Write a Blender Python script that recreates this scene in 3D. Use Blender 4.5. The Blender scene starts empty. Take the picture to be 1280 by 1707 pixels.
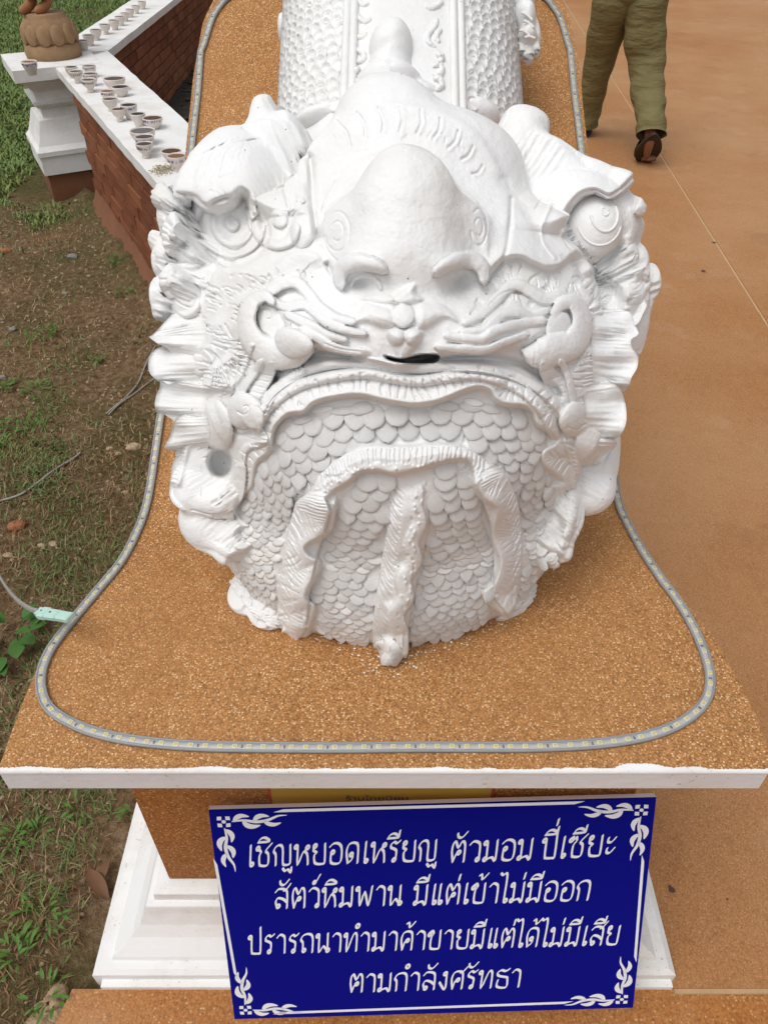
import bpy, bmesh, math, random
import numpy as np
from mathutils import Vector, Matrix
random.seed(7); RNG = np.random.default_rng(7)
SC = bpy.context.scene
COL = SC.collection
# ---------------------------------------------------------------- camera
PITCH = math.radians(41.5); FPX = 1282.0
cam_d = bpy.data.cameras.new('camera'); cam = bpy.data.objects.new('camera', cam_d); COL.objects.link(cam)
cam.location = (0, 0, 1.6); cam.rotation_euler = (math.radians(90) - PITCH, 0, 0)
cam_d.sensor_fit = 'HORIZONTAL'; cam_d.sensor_width = 36; cam_d.lens = 36 * FPX / 1280
cam_d.clip_start = 0.02; cam_d.clip_end = 500
SC.camera = cam
# ---------------------------------------------------------------- sky, sun, exposure (bright overcast)
SUN_EL, SUN_ROT = math.radians(64), math.radians(-135)
w = bpy.data.worlds.new("World"); SC.world = w; w.use_nodes = True
nt = w.node_tree; nt.nodes.clear()
sky = nt.nodes.new('ShaderNodeTexSky'); sky.sky_type = 'NISHITA'; sky.sun_disc = False
sky.sun_elevation = SUN_EL; sky.sun_rotation = SUN_ROT; sky.air_density = 1.0; sky.dust_density = 5.0; sky.ozone_density = 1.0
hs = nt.nodes.new('ShaderNodeHueSaturation'); hs.inputs['Saturation'].default_value = 0.22
bg = nt.nodes.new('ShaderNodeBackground'); bg.inputs['Strength'].default_value = 0.14
wo = nt.nodes.new('ShaderNodeOutputWorld')
nt.links.new(sky.outputs[0], hs.inputs['Color']); nt.links.new(hs.outputs[0], bg.inputs[0]); nt.links.new(bg.outputs[0], wo.inputs[0])
sun_d = bpy.data.lights.new('sun', 'SUN'); sun_d.energy = 0.55; sun_d.angle = math.radians(30); sun_d.color = (1, .97, .93)
sun = bpy.data.objects.new('sun', sun_d); COL.objects.link(sun)
_sv = Vector((math.sin(SUN_ROT) * math.cos(SUN_EL), math.cos(SUN_ROT) * math.cos(SUN_EL), math.sin(SUN_EL)))
sun.rotation_euler = _sv.to_track_quat('Z', 'Y').to_euler(); sun.location = _sv * 20
SC.view_settings.view_transform = 'Standard'; SC.view_settings.look = 'None'
SC.view_settings.exposure = 0.06; SC.view_settings.gamma = 1.0; SC.view_settings.use_curve_mapping = False

# ---------------------------------------------------------------- geometry of the shot (used only to survey positions)
FV = np.array([0, math.cos(PITCH), -math.sin(PITCH)]); UV = np.array([0, math.sin(PITCH), math.cos(PITCH)]); RV = np.array([1., 0, 0]); CAM = np.array([0, 0, 1.6])
def ray(px, py):
    px = np.asarray(px, float); py = np.asarray(py, float)
    return FV + ((px - 640) / FPX)[..., None] * RV - ((py - 853.5) / FPX)[..., None] * UV
def PT(px, py, d): return CAM + ray(px, py) * np.asarray(d, float)[..., None]
def GP(px, py, z=0.0):
    r = ray(px, py); t = (z - 1.6) / r[..., 2]; return CAM + r * t[..., None]
def proj(P):
    q = P - CAM; d = q @ FV
    return 640 + FPX * (q @ RV) / d, 853.5 - FPX * (q @ UV) / d, d

# ---------------------------------------------------------------- materials
MATS = {}
def new_mat(name, rough=.6, base=(.5, .5, .5), spec=.4):
    m = bpy.data.materials.new(name); m.use_nodes = True; n = m.node_tree.nodes; b = n['Principled BSDF']
    b.inputs['Base Color'].default_value = (*base, 1); b.inputs['Roughness'].default_value = rough; b.inputs['Specular IOR Level'].default_value = spec
    MATS[name] = m
    return m, m.node_tree, b
class NB:
    """small node-building helper"""
    def __init__(s, t): s.t = t; s.n = t.nodes; s.l = t.links
    def tc(s, scale=1, sc3=None):
        c = s.n.new('ShaderNodeTexCoord'); mp = s.n.new('ShaderNodeMapping'); s.l.new(c.outputs['Object'], mp.inputs[0])
        mp.inputs['Scale'].default_value = sc3 or (scale,) * 3; return mp.outputs[0]
    def noise(s, vec, scale, detail=4, rough=.55):
        x = s.n.new('ShaderNodeTexNoise'); x.inputs['Scale'].default_value = scale; x.inputs['Detail'].default_value = detail; x.inputs['Roughness'].default_value = rough
        s.l.new(vec, x.inputs['Vector']); return x
    def voro(s, vec, scale, feature='F1', rnd=1):
        x = s.n.new('ShaderNodeTexVoronoi'); x.feature = feature; x.inputs['Scale'].default_value = scale; x.inputs['Randomness'].default_value = rnd
        s.l.new(vec, x.inputs['Vector']); return x
    def ramp(s, fac, stops, interp='LINEAR'):
        x = s.n.new('ShaderNodeValToRGB'); x.color_ramp.interpolation = interp; e = x.color_ramp.elements
        while len(e) < len(stops): e.new(.5)
        for k, (p, c) in enumerate(stops):
            e[k].position = p; e[k].color = (*c, 1) if not isinstance(c, (int, float)) else (c, c, c, 1)
        s.l.new(fac, x.inputs[0]); return x.outputs[0]
    def mix(s, a, b, fac, mode='MIX'):
        x = s.n.new('ShaderNodeMix'); x.data_type = 'RGBA'; x.blend_type = mode
        for sock, v in ((6, a), (7, b), (0, fac)):
            if isinstance(v, (int, float)): x.inputs[sock].default_value = v if sock == 0 else (v, v, v, 1)
            elif isinstance(v, tuple): x.inputs[sock].default_value = (*v, 1)
            else: s.l.new(v, x.inputs[sock])
        return x.outputs[2]
    def math(s, op, a, b=0.0):
        x = s.n.new('ShaderNodeMath'); x.operation = op
        for k, v in enumerate((a, b)):
            if isinstance(v, (int, float)): x.inputs[k].default_value = v
            else: s.l.new(v, x.inputs[k])
        return x.outputs[0]
    def bump(s, h, strength, dist, prev=None):
        x = s.n.new('ShaderNodeBump'); x.inputs['Strength'].default_value = strength; x.inputs['Distance'].default_value = dist
        s.l.new(h, x.inputs['Height'])
        if prev is not None: s.l.new(prev, x.inputs['Normal'])
        return x.outputs[0]

def mat_plaster():
    m, t, b = new_mat('white_painted_plaster', .58, (.83, .83, .82), .22); k = NB(t)
    v = k.tc(1)
    n1 = k.noise(v, 9, 5); n2 = k.noise(v, 45, 5, .6); n3 = k.noise(v, 260, 3)
    st = k.noise(v, 14, 6, .7)
    c = k.mix((.815, .82, .82), (.77, .76, .735), k.ramp(n1.outputs[0], [(.42, 0), (.72, 1)]))
    c = k.mix(c, (.70, .66, .55), k.ramp(st.outputs[0], [(.60, 0), (.76, .6)]))
    vo = k.voro(v, 60); pin = k.math('LESS_THAN', vo.outputs['Distance'], .062)
    gate = k.math('GREATER_THAN', k.noise(v, 22, 3).outputs[0], .55)
    pin = k.math('MULTIPLY', pin, gate)
    c = k.mix(c, (.10, .09, .07), k.math('MULTIPLY', pin, .8))
    t.links.new(c, b.inputs['Base Color'])
    bn = k.bump(n2.outputs[0], .45, .005); bn = k.bump(n3.outputs[0], .35, .0015, bn); bn = k.bump(pin, -1.0, .002, bn)
    t.links.new(bn, b.inputs['Normal'])
    return m
def mat_whitewash(name='white_masonry_paint', tone=(.80, .80, .79)):
    m, t, b = new_mat(name, .6, tone, .3); k = NB(t); v = k.tc(1)
    n1 = k.noise(v, 6, 6, .65); n2 = k.noise(v, 70, 4); sp = k.noise(v, 190, 3, .7)
    c = k.mix(tone, (.58, .52, .43), k.ramp(n1.outputs[0], [(.46, 0), (.78, .7)]))
    c = k.mix(c, (.22, .19, .15), k.math('MULTIPLY', k.ramp(sp.outputs[0], [(.64, 0), (.69, 1)]), k.ramp(n1.outputs[0], [(.42, 0), (.56, .8)])))
    t.links.new(c, b.inputs['Base Color'])
    t.links.new(k.bump(sp.outputs[0], .25, .001, k.bump(n2.outputs[0], .4, .003)), b.inputs['Normal'])
    return m
def mat_slab(name, grains, base, mid, pale, dark, bumpd=.0012, pale_amt=.8, rough=.55, hi=.86):
    m, t, b = new_mat(name, rough, base, .15); k = NB(t); v = k.tc(1)
    wob = k.noise(v, grains * .8, 2)
    vo = k.voro(v, grains); vo2 = k.voro(v, grains * 1.7)
    n = k.noise(v, 3.2, 5, .6); n2 = k.noise(v, 22, 4, .65)
    sep = k.n.new('ShaderNodeSeparateColor'); t.links.new(vo.outputs['Color'], sep.inputs[0])
    sep2 = k.n.new('ShaderNodeSeparateColor'); t.links.new(vo2.outputs['Color'], sep2.inputs[0])
    c = k.ramp(sep.outputs[0], [(0, base), (.35, mid), (.6, base), (.8, mid)], 'LINEAR')
    c = k.mix(c, dark, k.ramp(sep2.outputs[1], [(.86, 0), (.93, .75)]))
    c = k.mix(c, pale, k.math('MULTIPLY', k.ramp(sep.outputs[1], [(hi, 0), (hi + .05, 1)]), k.ramp(vo.outputs['Distance'], [(.30, pale_amt), (.5, 0)])))
    c = k.mix(c, dark, k.ramp(vo.outputs['Distance'], [(.50, 0), (.80, .55)]))
    c = k.mix(c, k.ramp(sep.outputs[2], [(0, .42), (1, .62)]), 1.0, 'OVERLAY') if grains > 340 else c
    c = k.mix(c, mid, k.ramp(n.outputs[0], [(.35, 0), (.75, .45)]))
    c = k.mix(c, (base[0] * .55, base[1] * .5, base[2] * .45), k.ramp(n2.outputs[0], [(.55, 0), (.8, .35)]))
    if 'floor' in name:
        d1 = k.noise(v, .55, 6, .62); d2 = k.noise(v, 2.1, 7, .7); d3 = k.noise(v, 11, 5, .7)
        c = k.mix(c, (.50, .31, .17), k.ramp(d1.outputs[0], [(.40, 0), (.66, .55)]))
        c = k.mix(c, (.56, .38, .24), k.ramp(d2.outputs[0], [(.55, 0), (.80, .5)]))
        c = k.mix(c, (.20, .085, .035), k.ramp(d2.outputs[0], [(.24, .5), (.42, 0)]))
        c = k.mix(c, (.15, .07, .03), k.ramp(d3.outputs[0], [(.68, 0), (.76, .6)]))
    else:
        d1 = k.noise(v, 5, 6, .65); d2 = k.noise(v, 30, 4, .6)
        c = k.mix(c, (.30, .125, .038), k.ramp(d1.outputs[0], [(.52, 0), (.75, .5)]))
        c = k.mix(c, (.58, .36, .17), k.ramp(d2.outputs[0], [(.60, 0), (.80, .35)]))
    t.links.new(c, b.inputs['Base Color'])
    inv = k.math('SUBTRACT', 1.0, vo.outputs['Distance'])
    t.links.new(k.bump(inv, .8, bumpd), b.inputs['Normal'])
    return m
def mat_simple(name, col, rough=.6, var=.25, sc=20, bump=.3, bd=.002, spec=.4, metal=0):
    m, t, b = new_mat(name, rough, col, spec); k = NB(t); v = k.tc(1); b.inputs['Metallic'].default_value = metal
    n = k.noise(v, sc, 5, .6)
    c = k.mix(tuple(x * (1 - var) for x in col), tuple(min(1, x * (1 + var)) for x in col), n.outputs[0])
    t.links.new(c, b.inputs['Base Color'])
    if bump: t.links.new(k.bump(n.outputs[0], bump, bd), b.inputs['Normal'])
    return m
PLASTER = mat_plaster()
WHITE = mat_whitewash()
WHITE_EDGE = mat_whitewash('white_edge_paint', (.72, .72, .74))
SLAB = mat_slab('washed_gravel_slab', 400, (.39, .182, .062), (.49, .248, .095), (.80, .60, .35), (.15, .058, .022), .0012, .95, .6, .77)
COLUMN = mat_slab('washed_gravel_column', 280, (.34, .125, .024), (.44, .175, .04), (.70, .50, .26), (.10, .035, .01), hi=.88)
FLOOR = mat_slab('fine_gravel_floor', 300, (.35, .155, .055), (.43, .21, .085), (.60, .40, .22), (.18, .070, .024), .0006, .6, .75, .84)
FLOOR_FRONT = mat_slab('orange_gravel_floor', 230, (.37, .13, .032), (.45, .19, .055), (.66, .46, .26), (.16, .055, .015), .001, .7, .5, .86)

# ---------------------------------------------------------------- object helpers
def tagp(o, label=None, cat=None, group=None, kind=None):
    if label: o['label'] = label
    if cat: o['category'] = cat
    if group: o['group'] = group
    if kind: o['kind'] = kind
    return o
def empty(name, loc=(0, 0, 0), rz=0, **kw):
    o = bpy.data.objects.new(name, None); COL.objects.link(o); o.location = loc; o.rotation_euler.z = rz; o.empty_display_size = .05
    return tagp(o, **kw)
def mesh_obj(name, V, Fc, m, parent=None, smooth=True, **kw):
    """V: (n,3) world coords (or parent-local); Fc: list of faces or (m,k) int array"""
    me = bpy.data.meshes.new(name)
    V = np.asarray(V, np.float32)
    if isinstance(Fc, np.ndarray):
        nf, kk = Fc.shape
        me.vertices.add(len(V)); me.vertices.foreach_set('co', V.ravel())
        me.loops.add(nf * kk); me.loops.foreach_set('vertex_index', Fc.astype(np.int32).ravel())
        me.polygons.add(nf); me.polygons.foreach_set('loop_start', np.arange(0, nf * kk, kk, dtype=np.int32))
        me.update(calc_edges=True)
    else:
        me.from_pydata(V.tolist(), [], Fc); me.update()
    if smooth: me.polygons.foreach_set('use_smooth', np.ones(len(me.polygons), bool))
    if m: me.materials.append(m)
    o = bpy.data.objects.new(name, me); COL.objects.link(o)
    if parent is not None: o.parent = parent
    return tagp(o, **kw)
def link_copy(me, name, parent, mat4, **kw):
    o = bpy.data.objects.new(name, me); COL.objects.link(o); o.parent = parent; o.matrix_local = mat4
    return tagp(o, **kw)
class MB:
    def __init__(s): s.v = []; s.f = []; s.n = 0
    def add(s, V, F):
        s.v.append(np.asarray(V, float).reshape(-1, 3)); s.f += [tuple(int(i) + s.n for i in f) for f in F]; s.n += len(s.v[-1]); return s
    def box(s, x0, x1, y0, y1, z0, z1, M=None, bev=0.0):
        if bev:
            b = bev; V = []
            for z, i in ((z0, b), (z0 + b, 0), (z1 - b, 0), (z1, b)):
                V += [(x0 + i, y0 + i, z), (x1 - i, y0 + i, z), (x1 - i, y1 - i, z), (x0 + i, y1 - i, z)]
            F = [(3, 2, 1, 0), (12, 13, 14, 15)]
            for r in range(3):
                for k in range(4): a = r * 4; F.append((a + k, a + (k + 1) % 4, a + 4 + (k + 1) % 4, a + 4 + k))
        else:
            V = [(x, y, z) for z in (z0, z1) for x, y in ((x0, y0), (x1, y0), (x1, y1), (x0, y1))]
            F = [(3, 2, 1, 0), (4, 5, 6, 7), (0, 1, 5, 4), (1, 2, 6, 5), (2, 3, 7, 6), (3, 0, 4, 7)]
        V = np.array(V, float)
        if M is not None: V = np.array([(M @ Vector(p))[:] for p in V])
        return s.add(V, F)
    def build(s, name, m, parent=None, smooth=False, **kw):
        return mesh_obj(name, np.concatenate(s.v), s.f, m, parent, smooth, **kw)
def catmull(pts, n=8, closed=False):
    p = np.asarray(pts, float); N = len(p); out = []
    rng = range(N) if closed else range(N - 1)
    for i in rng:
        if closed: a, b, c, d = p[(i - 1) % N], p[i], p[(i + 1) % N], p[(i + 2) % N]
        else: a, b, c, d = p[max(i - 1, 0)], p[i], p[i + 1], p[min(i + 2, N - 1)]
        for k in range(n):
            t = k / n
            out.append(.5 * ((2 * b) + (c - a) * t + (2 * a - 5 * b + 4 * c - d) * t * t + (3 * b - a - 3 * c + d) * t ** 3))
    if not closed: out.append(p[-1])
    return np.array(out)
def sweep(C, rad, seg=10, flat=1.0, up=None, closed=False):
    """tube along C (n,3); rad scalar/array; flat squashes along the 'up' side. returns V,F"""
    C = np.asarray(C, float); n = len(C); rad = np.broadcast_to(np.asarray(rad, float), (n,))
    if closed: T = np.roll(C, -1, 0) - np.roll(C, 1, 0)
    else: T = np.gradient(C, axis=0)
    T /= np.linalg.norm(T, axis=1)[:, None] + 1e-12
    if up is None: up = np.array([0, 0, 1.])
    up = np.broadcast_to(np.asarray(up, float), (n, 3))
    S = np.cross(T, up); S /= np.linalg.norm(S, axis=1)[:, None] + 1e-12
    N = np.cross(S, T)
    a = np.linspace(0, 2 * math.pi, seg, endpoint=False)
    V = C[:, None, :] + rad[:, None, None] * (np.cos(a)[None, :, None] * S[:, None, :] + flat * np.sin(a)[None, :, None] * N[:, None, :])
    V = V.reshape(-1, 3); F = []
    m = n if closed else n - 1
    for i in range(m):
        j = (i + 1) % n
        for k in range(seg):
            k2 = (k + 1) % seg; F.append((i * seg + k, i * seg + k2, j * seg + k2, j * seg + k))
    if not closed:
        F.append(tuple(range(seg - 1, -1, -1))); F.append(tuple((n - 1) * seg + k for k in range(seg)))
    return V, F
def lathe(prof, seg=32, loc=(0, 0, 0)):
    V = []; F = []
    for r, z in prof:
        for k in range(seg):
            a = 2 * math.pi * k / seg; V.append((r * math.cos(a) + loc[0], r * math.sin(a) + loc[1], z + loc[2]))
    for i in range(len(prof) - 1):
        for k in range(seg):
            k2 = (k + 1) % seg; F.append((i * seg + k, i * seg + k2, (i + 1) * seg + k2, (i + 1) * seg + k))
    F.append(tuple(range(seg - 1, -1, -1))); F.append(tuple((len(prof) - 1) * seg + k for k in range(seg)))
    return np.array(V), F
def grid_faces(nr, nc, closed_c=False):
    i, j = np.meshgrid(np.arange(nr - 1), np.arange(nc if closed_c else nc - 1), indexing='ij'); j2 = (j + 1) % nc
    return np.stack([i * nc + j, i * nc + j2, (i + 1) * nc + j2, (i + 1) * nc + j], -1).reshape(-1, 4)
def ellipsoid(c, r, R=None, nu=16, nv=10):
    V = []
    for i in range(nv + 1):
        t = math.pi * i / nv
        for k in range(nu):
            a = 2 * math.pi * k / nu; V.append((math.sin(t) * math.cos(a) * r[0], math.sin(t) * math.sin(a) * r[1], math.cos(t) * r[2]))
    V = np.array(V)
    if R is not None: V = V @ np.asarray(R).T
    F = grid_faces(nv + 1, nu, True)[:, ::-1]
    return V + np.asarray(c), F
# ================================================================ SETTING: ground, floor
def mat_soil():
    m, t, b = new_mat('dirt_with_dry_grass', .95, (.1, .07, .04), .1); k = NB(t); v = k.tc(1)
    n0 = k.noise(v, .9, 4, .6); n1 = k.noise(v, 3.5, 6, .65); n2 = k.noise(v, 40, 5, .7); n3 = k.noise(v, 160, 4, .7)
    c = k.ramp(n2.outputs[0], [(.3, (.10, .058, .030)), (.5, (.21, .13, .07)), (.66, (.33, .235, .14)), (.8, (.46, .37, .25))])
    c = k.mix(c, (.22, .135, .07), k.ramp(n1.outputs[0], [(.5, 0), (.7, .6)]))
    c = k.mix(c, (.28, .10, .035), k.ramp(n0.outputs[0], [(.62, 0), (.8, .4)]))
    sx_ = k.n.new('ShaderNodeSeparateXYZ'); t.links.new(v, sx_.inputs[0]); c = k.mix(c, (.075, .095, .028), k.math('MULTIPLY', k.ramp(k.math('MULTIPLY', sx_.outputs[1], .1), [(.40, 0), (.52, 1)]), k.ramp(n2.outputs[0], [(.3, .95), (.8, .5)])))
    c = k.mix(c, (.045, .075, .018), k.ramp(k.noise(v, 1.7, 5).outputs[0], [(.45, 0), (.62, .45)]))
    t.links.new(c, b.inputs['Base Color'])
    t.links.new(k.bump(n3.outputs[0], .6, .006, k.bump(n2.outputs[0], .8, .02)), b.inputs['Normal'])
    return m
SOIL = mat_soil()
nx = 150
gx = np.concatenate([-np.geomspace(60, 3.2, 12), np.linspace(-3, 1.0, 120), [30, 60]]); gy = np.concatenate([[-20, -2], np.linspace(-.2, 9, 200), np.geomspace(10, 250, 14)])
GXm, GYm = np.meshgrid(gx, gy, indexing='ij')
def vnoise(x, y, s, seed=0):
    r = np.random.default_rng(seed).random((257, 257)); x = x * s; y = y * s; xi = np.floor(x).astype(int); yi = np.floor(y).astype(int)
    fx = x - xi; fy = y - yi; fx = fx * fx * (3 - 2 * fx); fy = fy * fy * (3 - 2 * fy); a = r[xi % 256, yi % 256]; b = r[(xi + 1) % 256, yi % 256]; c = r[xi % 256, (yi + 1) % 256]; d = r[(xi + 1) % 256, (yi + 1) % 256]
    return (a * (1 - fx) + b * fx) * (1 - fy) + (c * (1 - fx) + d * fx) * fy
def soil_h(x, y):
    h = (vnoise(x, y, 2.2, 1) - .5) * .05 + (vnoise(x, y, 9, 2) - .5) * .018 + (vnoise(x, y, 30, 3) - .5) * .008 - .012
    wl = -1.07 - .52 * (y - 3.34)                       # soil banked against the brick wall
    h = h + .09 * np.exp(-np.abs(x - wl + .02) / .10) * (x < wl + .3) * (y > 1.9) * (y < 4.6)
    near_floor = np.clip((x + .75) / .2, 0, 1)
    return h * (1 - near_floor) - .03 * near_floor - .10 * (x > -.5)
GZ = soil_h(GXm, GYm)
mesh_obj('ground', np.stack([GXm, GYm, GZ], -1).reshape(-1, 3), grid_faces(len(gx), len(gy))[:, ::1], SOIL, kind='structure')
# paved floor: three poured panels with shallow joints between them
def panel(name, poly, z, m, th=.12, **kw):
    n = len(poly); V = [(x, y, z) for x, y in poly] + [(x, y, z - th) for x, y in poly]
    F = [tuple(range(n)), tuple(range(2 * n - 1, n - 1, -1))] + [((i + 1) % n, i, n + i, n + (i + 1) % n) for i in range(n)]
    return mesh_obj(name, V, F, m, smooth=False, kind='structure', **kw)
edge = [(-.575, .46), (-.62, .30), (-.66, .1), (-.8, -1), (-.9, -4)]
panel('front_paving', [(40, -4), (40, .470), (.535, .470), (.535, .479)] + [(-.575, .479)] + edge[1:], 0, FLOOR_FRONT)
JX = lambda y: 1.438 + .072 * y
panel('paved_floor', [(-.50, .480), (JX(.48), .480), (JX(5), 5), (JX(60), 60), (-.30, 60), (-.30, 2.2), (-.50, 2.0)], 0.0, FLOOR)
panel('outer_paving', [(JX(.48) + .012, .480), (90, .480), (90, 60), (JX(60) + .012, 60)], 0.0, FLOOR)
GROUT = mat_simple('pale_joint_mortar', (.50, .33, .18), .8)
panel('floor_joint', [(.53, .465), (40, .465), (40, .485), (JX(.485) + .02, .485), (JX(60) + .02, 60), (JX(60) - .01, 60), (JX(.485) - .01, .485), (.53, .485)], -.003, GROUT, .05)
# rough cement lip along the floor edge
CEM = mat_simple('rough_cement', (.42, .30, .18), .9, .35, 40, .8, .01)
mb = MB()
for i in range(46):
    t = i / 45; y = .47 - t * .6; x = -.585 - .10 * (1 - (y + .13) / .6) - .02 * random.random()
    V, F = ellipsoid((x - .015, y, -.02), (.028 * random.uniform(.7, 1.5), .022 * random.uniform(.7, 1.4), .028 * random.uniform(.6, 1.2)), None, 8, 6); V += RNG.normal(0, .0025, V.shape); mb.add(V, F)
mb.build('cement_edge', CEM, None, True, kind='structure')

# ================================================================ brick wall with white coping
def mat_brick():
    m, t, b = new_mat('red_brick', .85, (.2, .07, .035), .2); k = NB(t); v = k.tc(1)
    oi = k.n.new('ShaderNodeObjectInfo'); n = k.noise(v, 25, 6, .7); n2 = k.noise(v, 4, 3)
    c = k.ramp(oi.outputs['Random'], [(0, (.16, .050, .026)), (.5, (.225, .075, .036)), (1, (.30, .115, .055))])
    c = k.mix(c, (.10, .05, .032), k.ramp(n.outputs[0], [(.5, 0), (.75, .6)])); c = k.mix(c, (.25, .125, .07), k.ramp(n2.outputs[0], [(.40, 0), (.68, .75)])); c = k.mix(c, (.09, .07, .055), k.ramp(k.noise(v, 9, 5, .7).outputs[0], [(.58, 0), (.78, .6)]))
    t.links.new(c, b.inputs['Base Color']); t.links.new(k.bump(n.outputs[0], .7, .006), b.inputs['Normal']); return m
BRICK = mat_brick()
MORTAR = mat_simple('brick_mortar_clay', (.13, .06, .035), .95, .3, 30, .6, .006)
DIRTWALL = mat_simple('mud_splashed_brick', (.20, .085, .042), .95, .3, 8, .8, .01)
WT = .66
def P2(x, y, z=0): return Vector((x, y, z))
BRICK.node_tree.nodes['Principled BSDF'].inputs['Specular IOR Level'].default_value = .1
wall = empty('brick_wall', (-1.2, 3.6, 0), label='low red brick garden wall with white coping, running from the white corner pillar to behind the statue', cat='wall')
inv = lambda e, V: np.asarray(V) - np.array(e.location[:])
def wall_run(parent, A, B, th, z0, side, brick_l=.215, brick_h=.072, skip=None, maxn=400, face='outer', core_mat=MORTAR):
    """A->B along the face drawn with bricks; the wall body extends th to the 'side' normal"""
    A = np.array(A, float); B = np.array(B, float); d = B - A; L = np.linalg.norm(d); d /= L; nrm = np.array([-d[1], d[0]]) * side
    O = A; pl = np.array(parent.location[:])
    def W(u, v, z): p = O + d * u + nrm * v; return (p[0] - pl[0], p[1] - pl[1], z)
    mb = MB(); V = [W(u, v, z) for z in (z0 - .1, WT - .035) for u, v in ((0, .008), (L, .008), (L, th - .008), (0, th - .008))]
    mb.add(V, [(3, 2, 1, 0), (4, 5, 6, 7), (0, 1, 5, 4), (1, 2, 6, 5), (2, 3, 7, 6), (3, 0, 4, 7)]); mb.build('wall_core', core_mat, parent)
    # coping
    V = [W(u, v, z) for z in (WT - .04, WT) for u, v in ((-.02, -.012), (L + .02, -.012), (L + .02, th + .012), (-.02, th + .012))]
    # bricks
    mbk = MB().box(-.5, .5, 0, .05, -.5, .5, bev=.0); me = None
    protos = []
    for q in range(4):
        x = MB(); x.box(-(brick_l - .008) / 2, (brick_l - .008) / 2, -.001, .05, -(brick_h - .010) / 2, (brick_h - .010) / 2, bev=.0035)
        VV = np.concatenate(x.v) + np.random.default_rng(q).normal(0, .0014, (16, 3))
        mm = bpy.data.meshes.new('brick'); mm.from_pydata(VV.tolist(), [], x.f); mm.materials.append(BRICK); protos.append(mm)
    ang = math.atan2(d[1], d[0]); rows = int((WT - .04 - z0) / brick_h); cnt = 0
    for r in range(rows):
        z = WT - .045 - brick_h * (r + .5)
        off = (r % 2) * brick_l / 2
        u = off + brick_l / 2
        while u < L - .05:
            if skip is None or not skip(u, z, L):
                p = W(u, .0, z)
                sx = -1 if side < 0 else 1
                M = Matrix.Translation(p) @ Matrix.Rotation(ang, 4, 'Z') @ Matrix.Scale(sx, 4, (0, 1, 0)) @ Matrix.Rotation(random.gauss(0, .006), 4, 'Y')
                M = M @ Matrix.Translation((0, random.uniform(-.0025, .0015), 0))
                link_copy(random.choice(protos), 'brick', parent, M); cnt += 1
            u += brick_l
    return cnt
dW = np.array([.461, -.887]); nW = np.array([-.887, -.461])
A1 = np.array([-1.60, 4.38]); B1 = A1 + dW * 2.75
c1 = wall_run(wall, A1, B1, .275, .05, 1)
# inner face of the run that goes straight back
wall2 = empty('brick_wall', (-1.6, 7, 0), label='brick garden wall with white coping going straight back behind the terracotta figure', cat='wall')
IA = np.array([-1.60, 5.20]); IB = np.array([-1.56, 13.5])
c2 = wall_run(wall2, IA, np.array([-1.575, 9.3]), .27, .05, 1, brick_l=.19, brick_h=.065)
mb = MB()
for r in range(9):
    z = WT - .045 - .065 * (r + .5)
    for q in range(22):
        y = 9.3 + .19 * (q + .5 * (r % 2)) + .09; mb.box(-1.62 + 1.6, -1.57 + 1.6, y - 7 - .09, y - 7 + .09, z - .028, z + .028)
mb.build('distant_bricks', BRICK, wall2, kind='stuff')
mb = MB().box(-.25, .015, 2.29, 6.5, -.05, WT - .04); mb.build('wall_core', MORTAR, wall2)
# coping: one bent strip with slightly uneven painted edge
def coping(parent, inner, outer, name='coping'):
    n = len(inner); pl = np.array(parent.location[:]); V = []
    for z in (WT, WT - .042):
        for P in (inner, outer):
            V += [(p[0] - pl[0], p[1] - pl[1], z + (random.uniform(-.002, .002) if z == WT else 0)) for p in P]
    F = []
    for i in range(n - 1):
        F += [(i, i + 1, n + i + 1, n + i), (2 * n + i + 1, 2 * n + i, 3 * n + i, 3 * n + i + 1), (i + 1, i, 2 * n + i, 2 * n + i + 1), (n + i, n + i + 1, 3 * n + i + 1, 3 * n + i)]
    F += [(0, n, 3 * n, 2 * n), (2 * n - 1, n - 1, 3 * n - 1, 4 * n - 1)]
    return mesh_obj(name, V, F, WHITE, parent, smooth=False)
def line(a, b, n): return [np.array(a) * (1 - t) + np.array(b) * t + RNG.normal(0, .0008, 2) for t in np.linspace(0, 1, n)]
o0 = A1 + nW * .012; o1 = B1 + nW * .012; i0 = A1 - nW * .29; i1 = B1 - nW * .29
corner_in = np.array([-1.585, 5.06]); 
coping(wall, line(corner_in, i1, 40), line(o0 - dW * .35, o1, 40))
coping(wall2, line(corner_in + (0, .006), (-1.545, 13.5), 40), line((-1.90, 5.0), (-1.86, 13.5), 40))
# soil-splashed footing below the wall
mb = MB(); n = 40; V = []
for i in range(n):
    p = A1 + dW * 2.75 * i / (n - 1)
    for v, z in ((.0, .15), (.02, .08), (.06, .02), (.10, -.06)):
        q = p + nW * (v + random.uniform(-.006, .006)); V.append((q[0] + 1.2, q[1] - 3.6, z + random.uniform(-.012, .012)))
mesh_obj('footing', V, grid_faces(n, 4), DIRTWALL, wall)
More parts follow.
